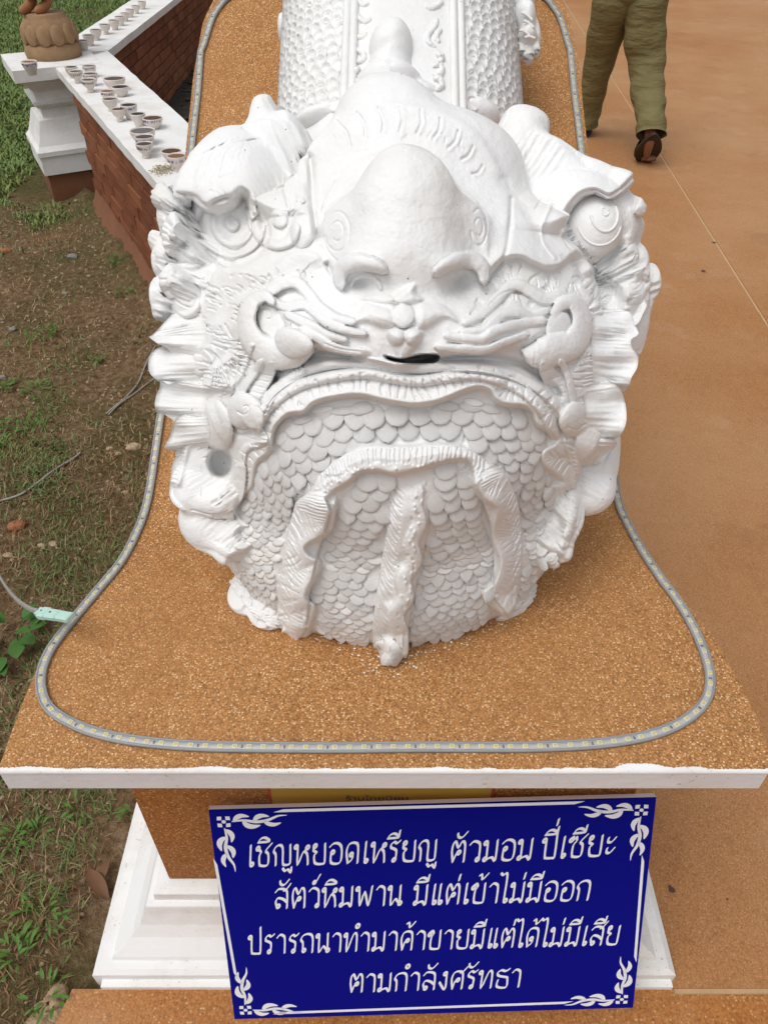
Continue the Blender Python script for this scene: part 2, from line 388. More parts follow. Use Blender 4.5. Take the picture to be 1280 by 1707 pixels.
# planting bed inside the wall
BED = mat_simple('dark_bed_soil', (.030, .024, .018), .95, .6, 25, 1.0, .02)
bx = np.linspace(0, 1, 60); by = np.linspace(2.3, 11, 240); BX, BY = np.meshgrid(bx, by, indexing='ij'); XLe = np.maximum(-1.62, -1.07 - .52 * (BY - 3.34) + .12); BX = XLe + (-.30 - XLe) * BX
BZ = .12 + (vnoise(BX, BY, 6, 5) - .5) * .04 + .018 * np.abs(np.sin(BY * 22 + 3 * vnoise(BX, BY, 3, 6))) * (vnoise(BX, BY, 14, 8))
mesh_obj('planting_bed', np.stack([BX, BY, BZ], -1).reshape(-1, 3), grid_faces(60, 240), BED, kind='structure')
mb = MB(); 
for i in range(1100):
    x = random.uniform(-1.58, -.45); y = random.uniform(2.4, 9)
    if x < -1.07 - .52 * (y - 3.34) + .30: continue
    s = random.uniform(.010, .032)
    V, F = ellipsoid((0, 0, 0), (s, s * random.uniform(.4, .9), s * .35), None, 6, 4); a = random.uniform(0, 3.14); V = V @ np.array([[math.cos(a), -math.sin(a), 0], [math.sin(a), math.cos(a), 0], [0, 0, 1]]).T
    mb.add(V + RNG.normal(0, s * .08, V.shape) + (x, y, .125 + random.uniform(-.01, .012)), F)
mb.build('bed_clods', mat_simple('grey_clods', (.055, .045, .034), .95, .6, 30), None, True, kind='stuff', label='dark clods and rubble lying in the bed behind the brick wall')

# ================================================================ white moulded pillar
pc = np.array([-1.845, 4.85]); PIL_A = math.atan2(dW[1], dW[0])
pil = empty('white_pillar', (pc[0], pc[1], 0), PIL_A, label='stepped white moulded pillar on a brick foot at the wall corner', cat='pillar')
def sq_lathe(prof):
    V = []; F = []
    for r, z in prof: V += [(-r, -r, z), (r, -r, z), (r, r, z), (-r, r, z)]
    for i in range(len(prof) - 1):
        for k in range(4): a = i * 4; F.append((a + k, a + (k + 1) % 4, a + 4 + (k + 1) % 4, a + 4 + k))
    F += [(3, 2, 1, 0), tuple((len(prof) - 1) * 4 + k for k in range(4))]
    return V, F
V, F = sq_lathe([(.196, -.1), (.196, .125)]); mesh_obj('brick_foot', V, F, DIRTWALL, pil, False)
V, F = sq_lathe([(.212, .126), (.212, .225), (.220, .226), (.220, .25), (.200, .275), (.180, .33), (.158, .398), (.148, .402), (.132, .404), (.132, .452), (.142, .454), (.165, .478), (.165, .494), (.146, .497), (.146, .536), (.156, .552), (.192, .588), (.196, .598)]); mesh_obj('moulding', V, F, WHITE, pil, False)
V, F = sq_lathe([(.205, .598), (.232, .606), (.232, .664)]); mesh_obj('cap', V, F, WHITE, pil, False)
# ================================================================ PEDESTAL: gravel-faced slab that climbs behind the head
YR = .90; SLOPE = .575; YEND = 1.86
def slab_z(y):
    y = np.asarray(y, float); t = y - YR
    return .815 + np.where(t < -.05, 0, np.where(t > .05, SLOPE * t, SLOPE * (t + .05) ** 2 / .2))
# half outline of the slab: x against y (left and right traced separately)
LED_L = [(283, 760), (262, 812), (235, 878), (205, 938), (165, 988), (128, 1030), (98, 1065), (80, 1092), (69, 1122), (68, 1150), (78, 1178), (103, 1200), (150, 1222), (205, 1236), (270, 1244), (360, 1248), (500, 1249), (640, 1249)]
LED_R = [(640, 1249), (800, 1248), (900, 1247), (990, 1243), (1060, 1233), (1115, 1216), (1155, 1192), (1178, 1165), (1184, 1132), (1176, 1095), (1158, 1052), (1132, 1008), (1100, 965), (1065, 915), (1040, 870), (1022, 832)]
SL_L = [(-.355, YR + .2), (-.357, YR + .05), (-.360, .90)]
def g2(px, py, z=.815): p = GP(px, py, z); return (float(p[0]), float(p[1]))
edgeL = [g2(*p) for p in [(278, 764), (255, 812), (228, 878), (198, 938), (158, 985), (118, 1033), (90, 1065), (66, 1105), (38, 1170), (14, 1235), (-3, 1284)]]
edgeR = [g2(*p) for p in [(1283, 1287), (1278, 1240), (1255, 1180), (1222, 1118), (1188, 1060), (1160, 1025), (1120, 975), (1080, 918), (1050, 870), (1030, 832)]]
# one outline, climbing part first
out = [(-.33, YEND), (-.357, YEND - .08), (-.365, YEND - .2)] + [(-.365, y) for y in np.linspace(1.6, 1.0, 8)] + edgeL + edgeR + [(.375, y) for y in np.linspace(1.0, 1.6, 8)] + [(.377, YEND - .2), (.369, YEND - .08), (.34, YEND)]
yl = np.array([p[1] for p in out]); 
def xl(y):   # left/right edge by y
    L = [(p[1], p[0]) for p in out[:len(out) // 2 + 2] if p[0] < 0]; R = [(p[1], p[0]) for p in out if p[0] > 0]
    L.sort(); R.sort(); return np.interp(y, [a for a, b in L], [b for a, b in L]), np.interp(y, [a for a, b in R], [b for a, b in R])
Y0 = (edgeL[-1][1] + edgeR[0][1]) / 2
ys = np.concatenate([np.linspace(Y0, 1.0, 80), np.linspace(1.01, YEND, 50)])
ped = empty('pedestal', (0, 0.8, 0), label='orange gravel pedestal with white stepped base that carries the statue', cat='pedestal')
nu = 24; Vt = []; 
for y in ys:
    a, b = xl(y)
    for k in range(nu): x = a + (b - a) * k / (nu - 1); Vt.append((x, y, float(slab_z(y))))
Vt = np.array(Vt); Vb = Vt.copy(); Vb[:, 2] -= .038; n = len(ys); N = n * nu
F = grid_faces(n, nu).tolist(); F = [tuple(f[::-1]) if False else tuple(f) for f in F]
Fb = [tuple(N + i for i in f[::-1]) for f in F]
side = []
for i in range(n - 1):
    a, b = i * nu, (i + 1) * nu; side.append((b, a, N + a, N + b)); a, b = i * nu + nu - 1, (i + 1) * nu + nu - 1; side.append((a, b, N + b, N + a))
for k in range(nu - 1): side.append((k, k + 1, N + k + 1, N + k)); q = (n - 1) * nu; side.append((q + k + 1, q + k, N + q + k, N + q + k + 1))
loc = np.array([0, .8, 0])
top = mesh_obj('slab', np.concatenate([Vt, Vb]) - loc, F + Fb + side, SLAB, ped, False)
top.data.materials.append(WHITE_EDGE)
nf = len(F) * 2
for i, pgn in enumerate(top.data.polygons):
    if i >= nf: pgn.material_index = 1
# ragged lip of white paint along the front arris
mb = MB(); NL = 700; xa, xb = edgeL[-1][0], edgeR[0][0]; V = []
for i in range(NL):
    t = i / (NL - 1); x = xa + (xb - xa) * t
    d = .0008 + .003 * max(0, vnoise(np.array(x), np.array(0.), 60, 3) - .35) + .0012 * random.random() + (.004 * .6 * vnoise(np.array(x), np.array(3.), 15, 9) ** 3 if x < .2 else .006 * vnoise(np.array(x), np.array(3.), 40, 9) ** 2)
    V += [(x, Y0 - .0015, .8165 - .005), (x, Y0 - .0015, .8168), (x, Y0 + float(d), .8163)]
mesh_obj('paint_lip', np.array(V) - loc, grid_faces(NL, 3), WHITE, ped, False)
# column under the slab and masonry under the climbing part
CF = .596
mb = MB().box(-.384, .384, CF - .8, 1.25 - .8, .195, .777); mb.build('column', COLUMN, ped)
V = []; prof = [(.95, 0), (.95, .79)] + [(y, float(slab_z(y)) - .0385) for y in np.linspace(1.0, YEND - .03, 8)] + [(YEND - .03, 0)]
npf = len(prof)
for x in (-.34, .345): V += [(x, y - .8, z) for y, z in prof]
F = [tuple(range(npf)), tuple(range(2 * npf - 1, npf - 1, -1))] + [(i, i + npf, (i + 1) % npf + npf, (i + 1) % npf) for i in range(npf)]
mesh_obj('ramp_wall', V, F, COLUMN, ped, False)
# base mouldings: swept round the column foot (front and sides)
bp = [(.150, -.02), (.150, .030), (.1495, .032), (.138, .040), (.118, .040), (.114, .050), (.100, .062), (.080, .078), (.062, .102), (.050, .132), (.045, .150), (.043, .152), (.030, .156), (.028, .176), (.012, .182), (-.01, .196)]
path = [(-.384, 1.9, -1, 0), (-.384, CF, -1, -1), (.384, CF, 1, -1), (.384, 1.9, 1, 0)]
V = []
for (x, y, sx, sy) in path:
    for off, z in bp: V.append((x + sx * off, y - .8 + sy * off * .70, z))
F = grid_faces(4, len(bp)).tolist(); base = mesh_obj('base_moulding', V, [tuple(f) for f in F], WHITE, ped, False)
# thin white bedding strip on the floor
mb = MB().box(-.520, .530, CF - .8 - .118, CF - .8 - .02, -.01, .012); mb.build('bedding', WHITE, ped)

# ---------------------------------------------------------------- LED strip round the slab
PLAST = new_mat('clear_plastic_tube', .18, (.55, .56, .55), .5)
_b = PLAST[2]; _b.inputs['Transmission Weight'].default_value = 0.0; _b.inputs['Alpha'].default_value = .24
STRIPM = mat_simple('led_strip_board', (.52, .52, .50), .5, .08, 30, 0)
CHIP = mat_simple('white_led_body', (.85, .85, .80), .4, .02, 10, 0); PHOS = mat_simple('yellow_phosphor', (.72, .55, .02), .4, .1, 10, 0)
RES = mat_simple('black_resistor', (.05, .05, .05), .4, .1, 10, 0); GREYPL = mat_simple('grey_tube_side', (.30, .31, .31), .3, .25, 25, .2)
led = empty('led_strip', (0, .8, .815), label='clear flat tube of yellow light chips lying round the rim of the pedestal', cat='light strip')
lp = [g2(*p) for p in LED_L] + [g2(*p) for p in LED_R[1:]]
lp = [(x, y, .815) for x, y in lp]
left = [(-.335, YEND - .03), (-.31, YEND - .012)]
yy = np.linspace(1.70, 1.12, 7)
Lc = [(-.12, YEND - .016), (-.28, YEND - .018), (-.33, YEND - .06), (-.350, YEND - .14)] + [(-.354, y) for y in yy]
Rc = [(.362, y) for y in yy[::-1]] + [(.360, YEND - .14), (.340, YEND - .06), (.29, YEND - .018), (.12, YEND - .016)]
path = [(x, y, float(slab_z(y))) for x, y in Lc] + lp + [(x, y, float(slab_z(y))) for x, y in Rc]
C = catmull(path, 14)
C[:, 2] = slab_z(C[:, 1])
# resample evenly
sg = np.concatenate([[0], np.cumsum(np.linalg.norm(np.diff(C, axis=0), axis=1))]); LT = sg[-1]; ns = int(LT / .006)
s_ = np.linspace(0, LT, ns); C = np.stack([np.interp(s_, sg, C[:, k]) for k in range(3)], 1)
C[:, :2] += np.stack([(vnoise(s_, s_ * 0, 9, 21) - .5), (vnoise(s_, s_ * 0 + 9, 9, 22) - .5)], 1) * .0035
T = np.gradient(C, axis=0); T /= np.linalg.norm(T, axis=1)[:, None]; UPS = np.tile([0, 0, 1.], (ns, 1)); S = np.cross(T, UPS); S /= np.linalg.norm(S, axis=1)[:, None]; Nn = np.cross(S, T)
def rib(prof): 
    V = np.concatenate([(C + S * a * .86 + Nn * b)[:, None, :] for a, b in prof], 1); return V.reshape(-1, 3) - np.array(led.location[:]), grid_faces(ns, len(prof), True)
V, F = rib([(-.0056, .0008), (.0056, .0008), (.0066, .002), (.0066, .0062), (.0054, .0078), (-.0054, .0078), (-.0066, .0062), (-.0066, .002)][::-1])
mesh_obj('tube', V, F, PLAST[0], led)
for sgn in (1, -1):
    V, F = rib([(sgn * .0050, .0003), (sgn * .0070, .0003), (sgn * .0070, .0058), (sgn * .0050, .0058)][::(-1 if sgn > 0 else 1)]); mesh_obj('tube_side', V, F, GREYPL, led)
V, F = rib([(-.0046, .0032), (.0046, .0032), (.0046, .0040), (-.0046, .0040)][::-1]); mesh_obj('circuit_strip', V, F, STRIPM, led)
mchip = bpy.data.meshes.new('led_chip'); x = MB().box(-.0027, .0027, -.0026, .0026, .0040, .0056); nb = len(x.f); x.box(-.0019, .0019, -.0019, .0019, .0050, .0059)
mchip.from_pydata(np.concatenate(x.v).tolist(), [], x.f); mchip.materials.append(CHIP); mchip.materials.append(PHOS)
for i, pg in enumerate(mchip.polygons): pg.material_index = int(i >= nb)
mres = bpy.data.meshes.new('resistor'); x = MB().box(-.001, .001, -.0018, .0018, .0040, .0052); mres.from_pydata(np.concatenate(x.v).tolist(), [], x.f); mres.materials.append(RES)
loc_ = np.array(led.location[:])
def strip_M(s):
    f_ = s / LT * (ns - 1); c_ = [np.interp(f_, np.arange(ns), C[:, q]) for q in range(3)]; j = int(f_)
    return Matrix([[T[j][a], S[j][a], Nn[j][a], c_[a] - loc_[a]] for a in range(3)] + [[0, 0, 0, 1]])
k = 0; s = .01; i = 0
while s < LT - .01:
    M = strip_M(s)
    if i < 290: link_copy(mchip, 'led_chip', led, M)
    i += 1; s += .0167
    if i % 3 == 0:
        M = strip_M(s - .0083); link_copy(mres, 'resistor', led, M)

# mint green plug and its lead
MINT = mat_simple('mint_plastic', (.46, .68, .60), .35, .06, 30, .05); GREYW = mat_simple('grey_cable', (.34, .33, .31), .45, .2, 20, 0)
pl = empty('plug', tuple(PT(62, 1021, .985)), label='mint green plastic connector on a grey lead beside the light strip', cat='connector')
a = PT(64, 1021, .985); b = PT(118, 1030, .955); ax = Vector(b - a); Lp = ax.length; M = Matrix.Translation(Vector(a) - pl.location) @ ax.to_track_quat('X', 'Z').to_matrix().to_4x4()
mb = MB().box(0, .006, -.006, .006, -.004, .004, M).box(.006, Lp * .30, -.0085, .0085, -.005, .005, M, .002).box(Lp * .30, Lp * .62, -.0075, .0075, -.0045, .0045, M, .002); mb.build('plug_body', MINT, pl)
mb = MB().box(Lp * .64, Lp, -.007, .007, -.0045, .0045, M, .002); mb.build('plug_cap', MINT, pl)
mb = MB(); 
for q in (.15, .42): 
    V, F = lathe([(.0014, .0), (.0014, .0052)], 8); V = np.array([(M @ Vector((p[0] + Lp * q, p[1], p[2])))[:] for p in V]); mb.add(V, F)
mb.build('screw_hole', RES, pl)
pts = [PT(64, 1021, .985), PT(50, 1016, 1.01), PT(28, 1000, 1.10), PT(8, 975, 1.28), PT(-20, 930, 1.62), PT(-60, 884, 2.10), PT(-110, 865, 2.34)]
for q, dz in enumerate((0, .004)):
    V, F = sweep(catmull([p + np.array([0, 0, dz]) for p in pts], 8) - np.array(pl.location[:]), .0024, 8); mesh_obj('lead', V, F, GREYW, pl)

# ---------------------------------------------------------------- signs
def sgn_pose():
    r = [ray(*q) for q in ((341, 1352), (1088, 1331), (1061, 1681), (396, 1700))]
    A = np.array([r[1], -r[2], r[3]]).T; d0 = 1.148; d = np.linalg.solve(A, d0 * r[0])
    return [CAM + k * v for k, v in zip([d0, *d], r)]
TLc, TRc, BRc, BLc = sgn_pose()
SX = (TRc - TLc) + (BRc - BLc); SW = np.linalg.norm(SX) / 2; SX = SX / np.linalg.norm(SX)
SY = (TLc - BLc) + (TRc - BRc); SH = np.linalg.norm(SY) / 2; SY = SY - SX * (SY @ SX); SY /= np.linalg.norm(SY); SN = np.cross(SX, SY); SCt = (TLc + TRc + BLc + BRc) / 4
MS = Matrix([[SX[i], SY[i], SN[i], SCt[i]] for i in range(3)] + [[0, 0, 0, 1]])
BLUE = new_mat('blue_acrylic', .30, (.001, .004, .20), .06)[0]; SILV = mat_simple('silver_white_lettering', (.76, .78, .82), .35, .03, 5, 0)
PINKW = mat_simple('foam_board_edge', (.62, .55, .55), .6, .1, 40, .2)
sg_ = empty('blue_sign', tuple(SCt), label='blue rectangular sign with silver Thai lettering and corner scrollwork leaning on the pedestal', cat='sign')
IL = Matrix.Translation(-Vector(SCt)) @ MS
def sign_part(name, mbk, m, smooth=False): 
    V = np.concatenate(mbk.v); V = np.array([(IL @ Vector(p))[:] for p in V]); return mesh_obj(name, V, mbk.f, m, sg_, smooth)
w2, h2 = SW / 2, SH / 2
sign_part('backing_board', MB().box(-w2, w2, -h2, h2 , -.0105, -.003), PINKW)
sign_part('face_panel', MB().box(-w2 + .0005, w2 - .0005, -h2 + .0005, h2 - .0005, -.003, 0), BLUE)
def s2l(px, py):   # photo position -> sign plane coordinates (metres)
    r = ray(px, py); t = ((SCt - CAM) @ SN) / (r @ SN); p = CAM + r * t - SCt; return float(p @ SX), float(p @ SY)
# border lines, with a pointed end like the scroll's tail
mbl = MB()
def bar(p, q, wd):
    p, q = np.array(p), np.array(q); d = q - p; L = np.linalg.norm(d); d /= L; nn = np.array([-d[1], d[0]]) * wd / 2; tip = d * wd * 3
    V = [(*(p - nn), .0006), (*(q - nn - tip), .0006), (*(q + nn), .0006), (*(p + tip + nn), .0006)] ; mbl.add(V, [(0, 1, 2, 3)])
bar(s2l(455, 1352), s2l(975, 1338), .0052); bar(s2l(470, 1689), s2l(940, 1672), -.0052); bar(s2l(360, 1442), s2l(392, 1622), -.0045); bar(s2l(1072, 1425), s2l(1058, 1605), .0045)
# corner scrollwork: tapering curled leaves round a four-petalled flower
def leaf2d(pts, w0, z=.0006, n=6):
    c = catmull(pts, n); T = np.gradient(c, axis=0); T /= np.linalg.norm(T, axis=1)[:, None] + 1e-9; Nn2 = np.stack([-T[:, 1], T[:, 0]], 1)
    t = np.linspace(0, 1, len(c)); wd = w0 * (np.sin(np.pi * np.clip(t * .93 + .07, 0, 1)) ** .8)
    V = []; 
    for k in range(len(c)): V += [(*(c[k] - Nn2[k] * wd[k]), z), (*(c[k] + Nn2[k] * wd[k]), z)]
    return V, grid_faces(len(c), 2).tolist()
def corner(sx, sy):
    cx, cy = -w2 + .021, h2 - .021
    def T(V): return [((v[0] + cx) * -sx, (v[1] + cy) * sy, v[2]) for v in V]
    items = []
    for a in range(4):
        q = math.pi / 4 + a * math.pi / 2; d = np.array([math.cos(q), math.sin(q)]); nn = np.array([-d[1], d[0]])
        V = [(*(d * .0045), .0006), (*(d * .009 - nn * .005), .0006), (*(d * .0135), .0006), (*(d * .009 + nn * .005), .0006)]; items.append((V, [(0, 1, 2, 3)]))
    V = [(.0034 * math.cos(t), .0032 * math.sin(t), .0006) for t in np.linspace(0, 2 * math.pi, 12, endpoint=False)]; items.append((V, [tuple(range(12))]))
    segs = [([(.012, .0), (.030, .002), (.048, -.002), (.066, .001), (.082, .009), (.096, .010)], .0026), ([(.015, .001), (.020, .008), (.028, .0115), (.039, .009)], .0042), ([(.029, .001), (.034, -.008), (.043, -.0115), (.055, -.009)], .0046), ([(.045, -.001), (.050, .007), (.058, .0105), (.069, .0085)], .0042), ([(.060, .000), (.066, -.006), (.075, -.0085), (.086, -.005)], .0038)]
    segs_old = [([(.010, .001), (.019, .006), (.030, .0075), (.038, .003)], .0030), ([(.012, -.004), (.020, -.010), (.030, -.009), (.034, -.003)], .0030), ([(.020, .0), (.028, .001), (.034, -.003), (.030, -.0075)], .0022),
            ([(.034, .004), (.046, .009), (.058, .007), (.064, .001)], .0030), ([(.034, -.004), (.046, -.0085), (.056, -.007), (.062, 0.003), (.072, .007)], .0034), ([(.050, .001), (.062, -.002), (.076, .002), (.090, .008)], .0026), ([(.044, .002), (.050, .0), (.052, -.004)], .0020)]
    for pts, wd in segs:
        for swap in (0, 1):
            q = [((x, y * .9) if not swap else (y * .9, -x)) for x, y in [(a_, b_) for a_, b_ in pts]]
            if not swap: q = [(x, y) for x, y in q]
            items.append(leaf2d(q, wd))
    for V, F in items: mbl.add(T(V), F)
for sx in (-1, 1):
    for sy in (-1, 1): corner(sx * 1, sy)
sign_part('border_ornament', mbl, SILV)
def text_mesh(body, size, shear=0.0, off=0.0, extr=.0):
    cu = bpy.data.curves.new('txt', 'FONT'); cu.body = body; cu.size = size; cu.shear = shear; cu.offset = off; cu.extrude = extr; cu.resolution_u = 3
    o = bpy.data.objects.new('txt', cu); COL.objects.link(o); bpy.context.view_layer.update()
    dg = bpy.context.evaluated_depsgraph_get(); me = bpy.data.meshes.new_from_object(o.evaluated_get(dg))
    V = np.array([v.co[:] for v in me.vertices]).reshape(-1, 3); F = [tuple(p.vertices) for p in me.polygons]
    bpy.data.objects.remove(o); bpy.data.curves.remove(cu); bpy.data.meshes.remove(me); return V, F
def place_text(body, pL, pR, hpx=None, marks=()):
    V, F = text_mesh(body, .06, .20, .0, 0)
    (x0, y0), (x1, y1) = s2l(*pL), s2l(*pR)
    wd = math.hypot(x1 - x0, y1 - y0); sx = wd / (V[:, 0].max() - V[:, 0].min()); a = math.atan2(y1 - y0, x1 - x0)
    X = (V[:, 0] - V[:, 0].min()) * sx; Y = V[:, 1] * SYT
    V2 = np.stack([x0 + X * math.cos(a) - Y * math.sin(a), y0 + X * math.sin(a) + Y * math.cos(a), np.full(len(X), .0007)], 1)
    mbt = MB(); 
    for q, o_ in enumerate(np.linspace(-1, 1, 7)): mbt.add(V2 + np.array([o_ * .00145 * math.cos(.75), o_ * .00145 * math.sin(.75), q * .00003]), F)
    sign_part('lettering', mbt, SILV)
# broad-nib Thai letterforms: stroke skeletons on a unit x-height, swept with a slanted nib
def lp_(x, y, r_=.085): return [(x + r_ * math.cos(a_), y + r_ * 1.1 * math.sin(a_)) for a_ in np.linspace(.4, .4 + 2 * math.pi, 7)]
_KO = [(.10, 0), (.02, .55), (.14, .92), (.42, 1), (.60, .82), (.60, 0)]
GL = {
 'ก': (.74, [[(.08, 0), (.08, .52), (-.02, .70), (.12, .93), (.42, 1), (.60, .80), (.60, 0)]]), 'ถ': (.76, [lp_(.16, .10), [(.09, .16), (.09, .52), (-.02, .70), (.12, .93), (.42, 1), (.62, .80), (.62, 0)]]),
 'ข': (.76, [lp_(.03, .80), [(.02, .92), (.16, 1.0), (.24, .84), (.12, .62), (.11, .10), (.22, 0), (.50, 0), (.60, .12), (.60, 1)]]), 'ช': (.76, [lp_(.05, .86), [(.11, .80), (.20, .66), (.11, .50), (.11, .08), (.22, 0), (.46, 0), (.56, .15), (.56, .58), (.44, .74), (.74, 1.08)]]),
 'ซ': (.78, [lp_(.02, .84), [(.0, .92), (.10, 1.0), (.14, .84), (.24, .98), (.28, .80), (.13, .56), (.13, .08), (.24, 0), (.48, 0), (.58, .15), (.58, .58), (.46, .74), (.76, 1.08)]]), 'ค': (.76, [_KO, [(.10, 0), (.20, .40), (.30, .48)], lp_(.36, .50)]),
 'ต': (.78, [[(.10, 0), (.02, .50), (.06, .88), (.17, 1.0), (.33, .70), (.48, 1.0), (.64, .84), (.64, 0)], [(.10, 0), (.22, .36), (.30, .44)], lp_(.36, .46)]), 'ด': (.76, [_KO, [(.10, 0), (.28, .14), (.34, .30)], lp_(.27, .42)]), 'ศ': (.76, [_KO, [(.10, 0), (.20, .40), (.30, .48)], lp_(.36, .50), [(.46, .92), (.60, .98), (.80, 1.22)]]),
 'ง': (.54, [lp_(.30, .88), [(.37, .86), (.37, .14), (.28, 0), (.02, .40)]]), 'ญ': (.98, [[(.08, 0), (.08, .52), (-.02, .70), (.10, .92), (.30, 1), (.44, .82), (.44, .12), (.54, 0), (.74, .03), (.82, .16), (.82, 1)], [(.44, -.16), (.56, -.30), (.70, -.22), (.86, -.38), (.88, -.12)]]),
 'ท': (.78, [lp_(.04, .88), [(.12, .86), (.12, 0), (.40, .78), (.52, .98), (.64, .82), (.64, 0)]]), 'ธ': (.74, [[(.10, .42), (.09, .05), (.58, 0), (.60, .50), (.50, .58), (.12, .66), (.05, .84), (.24, .98), (.46, .92), (.66, 1.04)]]),
 'น': (.76, [lp_(.04, .88), [(.12, .86), (.12, 0), (.34, .30), (.50, .14)], lp_(.60, .08), [(.58, .14), (.58, 1)]]), 'ม': (.76, [lp_(.04, .88), [(.13, .86), (.13, .10)], lp_(.06, .08), [(.12, .05), (.40, .16), (.58, 0), (.60, 1)]]),
 'ป': (.74, [lp_(.04, .88), [(.12, .86), (.12, .10), (.22, 0), (.50, 0), (.60, .12), (.60, 1.42)]]), 'พ': (.92, [lp_(.04, .88), [(.12, .86), (.18, .02), (.40, .72), (.62, .02), (.78, 1)]]), 'ย': (.74, [lp_(.10, .90), [(.03, .86), (.02, .68), (.18, .56), (.06, .44), (.08, .10), (.22, 0), (.50, 0), (.60, .12), (.60, 1)]]),
 'ร': (.56, [lp_(.24, .09), [(.31, .12), (.34, .50), (.24, .62), (.06, .70), (.06, .86), (.22, .98), (.34, .90), (.50, 1.02)]]), 'ล': (.76, [lp_(.15, .09), [(.06, .14), (.02, .34), (.14, .52), (.40, .46), (.60, .30)], [(.02, .84), (.18, .99), (.46, .97), (.61, .80), (.61, 0)]]),
 'ส': (.78, [lp_(.15, .09), [(.06, .14), (.02, .34), (.14, .52), (.40, .46), (.60, .30)], [(.02, .84), (.18, .99), (.46, .97), (.61, .80), (.61, 0)], [(.44, .90), (.60, 1.0), (.78, 1.24)]]), 'ว': (.64, [[(.02, .84), (.18, .99), (.38, .95), (.50, .78), (.50, .14)], lp_(.43, .08)]),
 'ห': (.80, [lp_(.04, .88), [(.12, .86), (.12, 0), (.40, .62), (.60, .50), (.64, 0)], lp_(.62, .84), [(.55, .80), (.42, .62)]]), 'อ': (.74, [lp_(.16, .56), [(.08, .52), (.06, .12), (.18, 0), (.46, 0), (.60, .20), (.60, .78), (.44, .98), (.20, .99), (.02, .84)]]),
 'ะ': (.52, [[(.08, .86), (.06, .68), (.22, .64), (.42, .86)], [(.08, .34), (.06, .16), (.22, .10), (.42, .34)]]), 'า': (.56, [[(.02, .84), (.16, .99), (.32, .95), (.42, .78), (.42, 0)]]), 'ำ': (.56, [lp_(-.22, 1.36, .10), [(.02, .84), (.16, .99), (.32, .95), (.42, .78), (.42, 0)]]),
 'เ': (.36, [[(.14, 1.02), (.10, .14)], lp_(.18, .08)]), 'แ': (.66, [[(.14, 1.02), (.10, .14)], lp_(.18, .08), [(.44, 1.02), (.40, .14)], lp_(.48, .08)]), 'ไ': (.38, [lp_(.22, .08), [(.14, .12), (.17, 1.25), (.10, 1.50), (-.04, 1.40), (-.16, 1.50)]])}
MK = {'ิ': [[(-.66, 1.16), (-.52, 1.34), (-.30, 1.38), (-.10, 1.20), (-.66, 1.16)]], 'ี': [[(-.66, 1.16), (-.52, 1.34), (-.30, 1.38), (-.10, 1.20), (-.66, 1.16)], [(-.10, 1.20), (-.06, 1.52)]], 'ั': [[(-.50, 1.40), (-.46, 1.24), (-.28, 1.20), (-.04, 1.46)]],
      '่': [[(-.16, 1.20), (-.12, 1.48)]], '้': [[(-.44, 1.42), (-.34, 1.46), (-.28, 1.22), (-.02, 1.50)]], '์': [lp_(-.34, 1.28, .07), [(-.28, 1.32), (-.20, 1.40), (-.06, 1.66)]]}
_na = math.radians(52); _nib = [(.075 * math.cos(a_) * math.cos(_na) - .031 * math.sin(a_) * math.sin(_na), .075 * math.cos(a_) * math.sin(_na) + .031 * math.sin(a_) * math.cos(_na)) for a_ in np.linspace(0, 2 * math.pi, 8, endpoint=False)]
def hull(P):
    P = sorted(set(P)); 
    def half(Q):
        o_ = []
        for q in Q:
            while len(o_) > 1 and (o_[-1][0] - o_[-2][0]) * (q[1] - o_[-2][1]) - (o_[-1][1] - o_[-2][1]) * (q[0] - o_[-2][0]) <= 0: o_.pop()
            o_.append(q)
        return o_
    a_, b_ = half(P), half(P[::-1]); return a_[:-1] + b_[:-1]
def thai(body):
    x = 0; out_ = []; prev_up = False
    for ch in body:
        if ch == ' ': x += .42; prev_up = False; continue
        if ch in MK:
            dy = .42 if (prev_up and ch in '่้') else 0; out_ += [[(x - .14 + a_, y_ + dy) for a_, y_ in st] for st in MK[ch]]; prev_up = ch in 'ิีั'; continue
        w_, st = GL[ch]; out_ += [[(x + a_, y_) for a_, y_ in s_] for s_ in st]; x += w_ + .10; prev_up = False
    polys = []
    for s_ in out_:
        c_ = catmull(s_, 3) if len(s_) > 2 else np.array(s_)
        for i in range(len(c_) - 1): polys.append(hull([(round(c_[i + e][0] + n_[0], 5), round(c_[i + e][1] + n_[1], 5)) for e in (0, 1) for n_ in _nib]))
    return polys, x - .14
def place_text(body, pL, pR, xh=.0385):
    polys, wd0 = thai(body); (x0, y0), (x1, y1) = s2l(*pL), s2l(*pR); sx = math.hypot(x1 - x0, y1 - y0) / wd0; a = math.atan2(y1 - y0, x1 - x0); mbt = MB()
    for i, pg in enumerate(polys):
        V = []
        for (u_, v_) in pg: X = (u_ + .10 * v_) * sx; Y = v_ * xh; V.append((x0 + X * math.cos(a) - Y * math.sin(a), y0 + X * math.sin(a) + Y * math.cos(a), .0005 + (i % 61) * .000006))
        mbt.add(V, [tuple(range(len(V)))])
    sign_part('lettering', mbt, SILV)

place_text('เชิญหยอดเหรียญ', (414, 1444), (728, 1434))
place_text('ตัวมอม', (751, 1437), (887, 1432))
place_text('ปี่เซียะ', (903, 1431), (1024, 1425))
place_text('สัตว์หิมพาน', (459, 1514), (670, 1508))
place_text('มีแต่เข้าไม่มีออก', (690, 1508), (982, 1500))
place_text('ปรารถนาทำมาค้าขายมีแต่ได้ไม่มีเสีย', (416, 1590), (1030, 1574))
place_text('ตามกำลังศรัทธา', (583, 1654), (867, 1645))
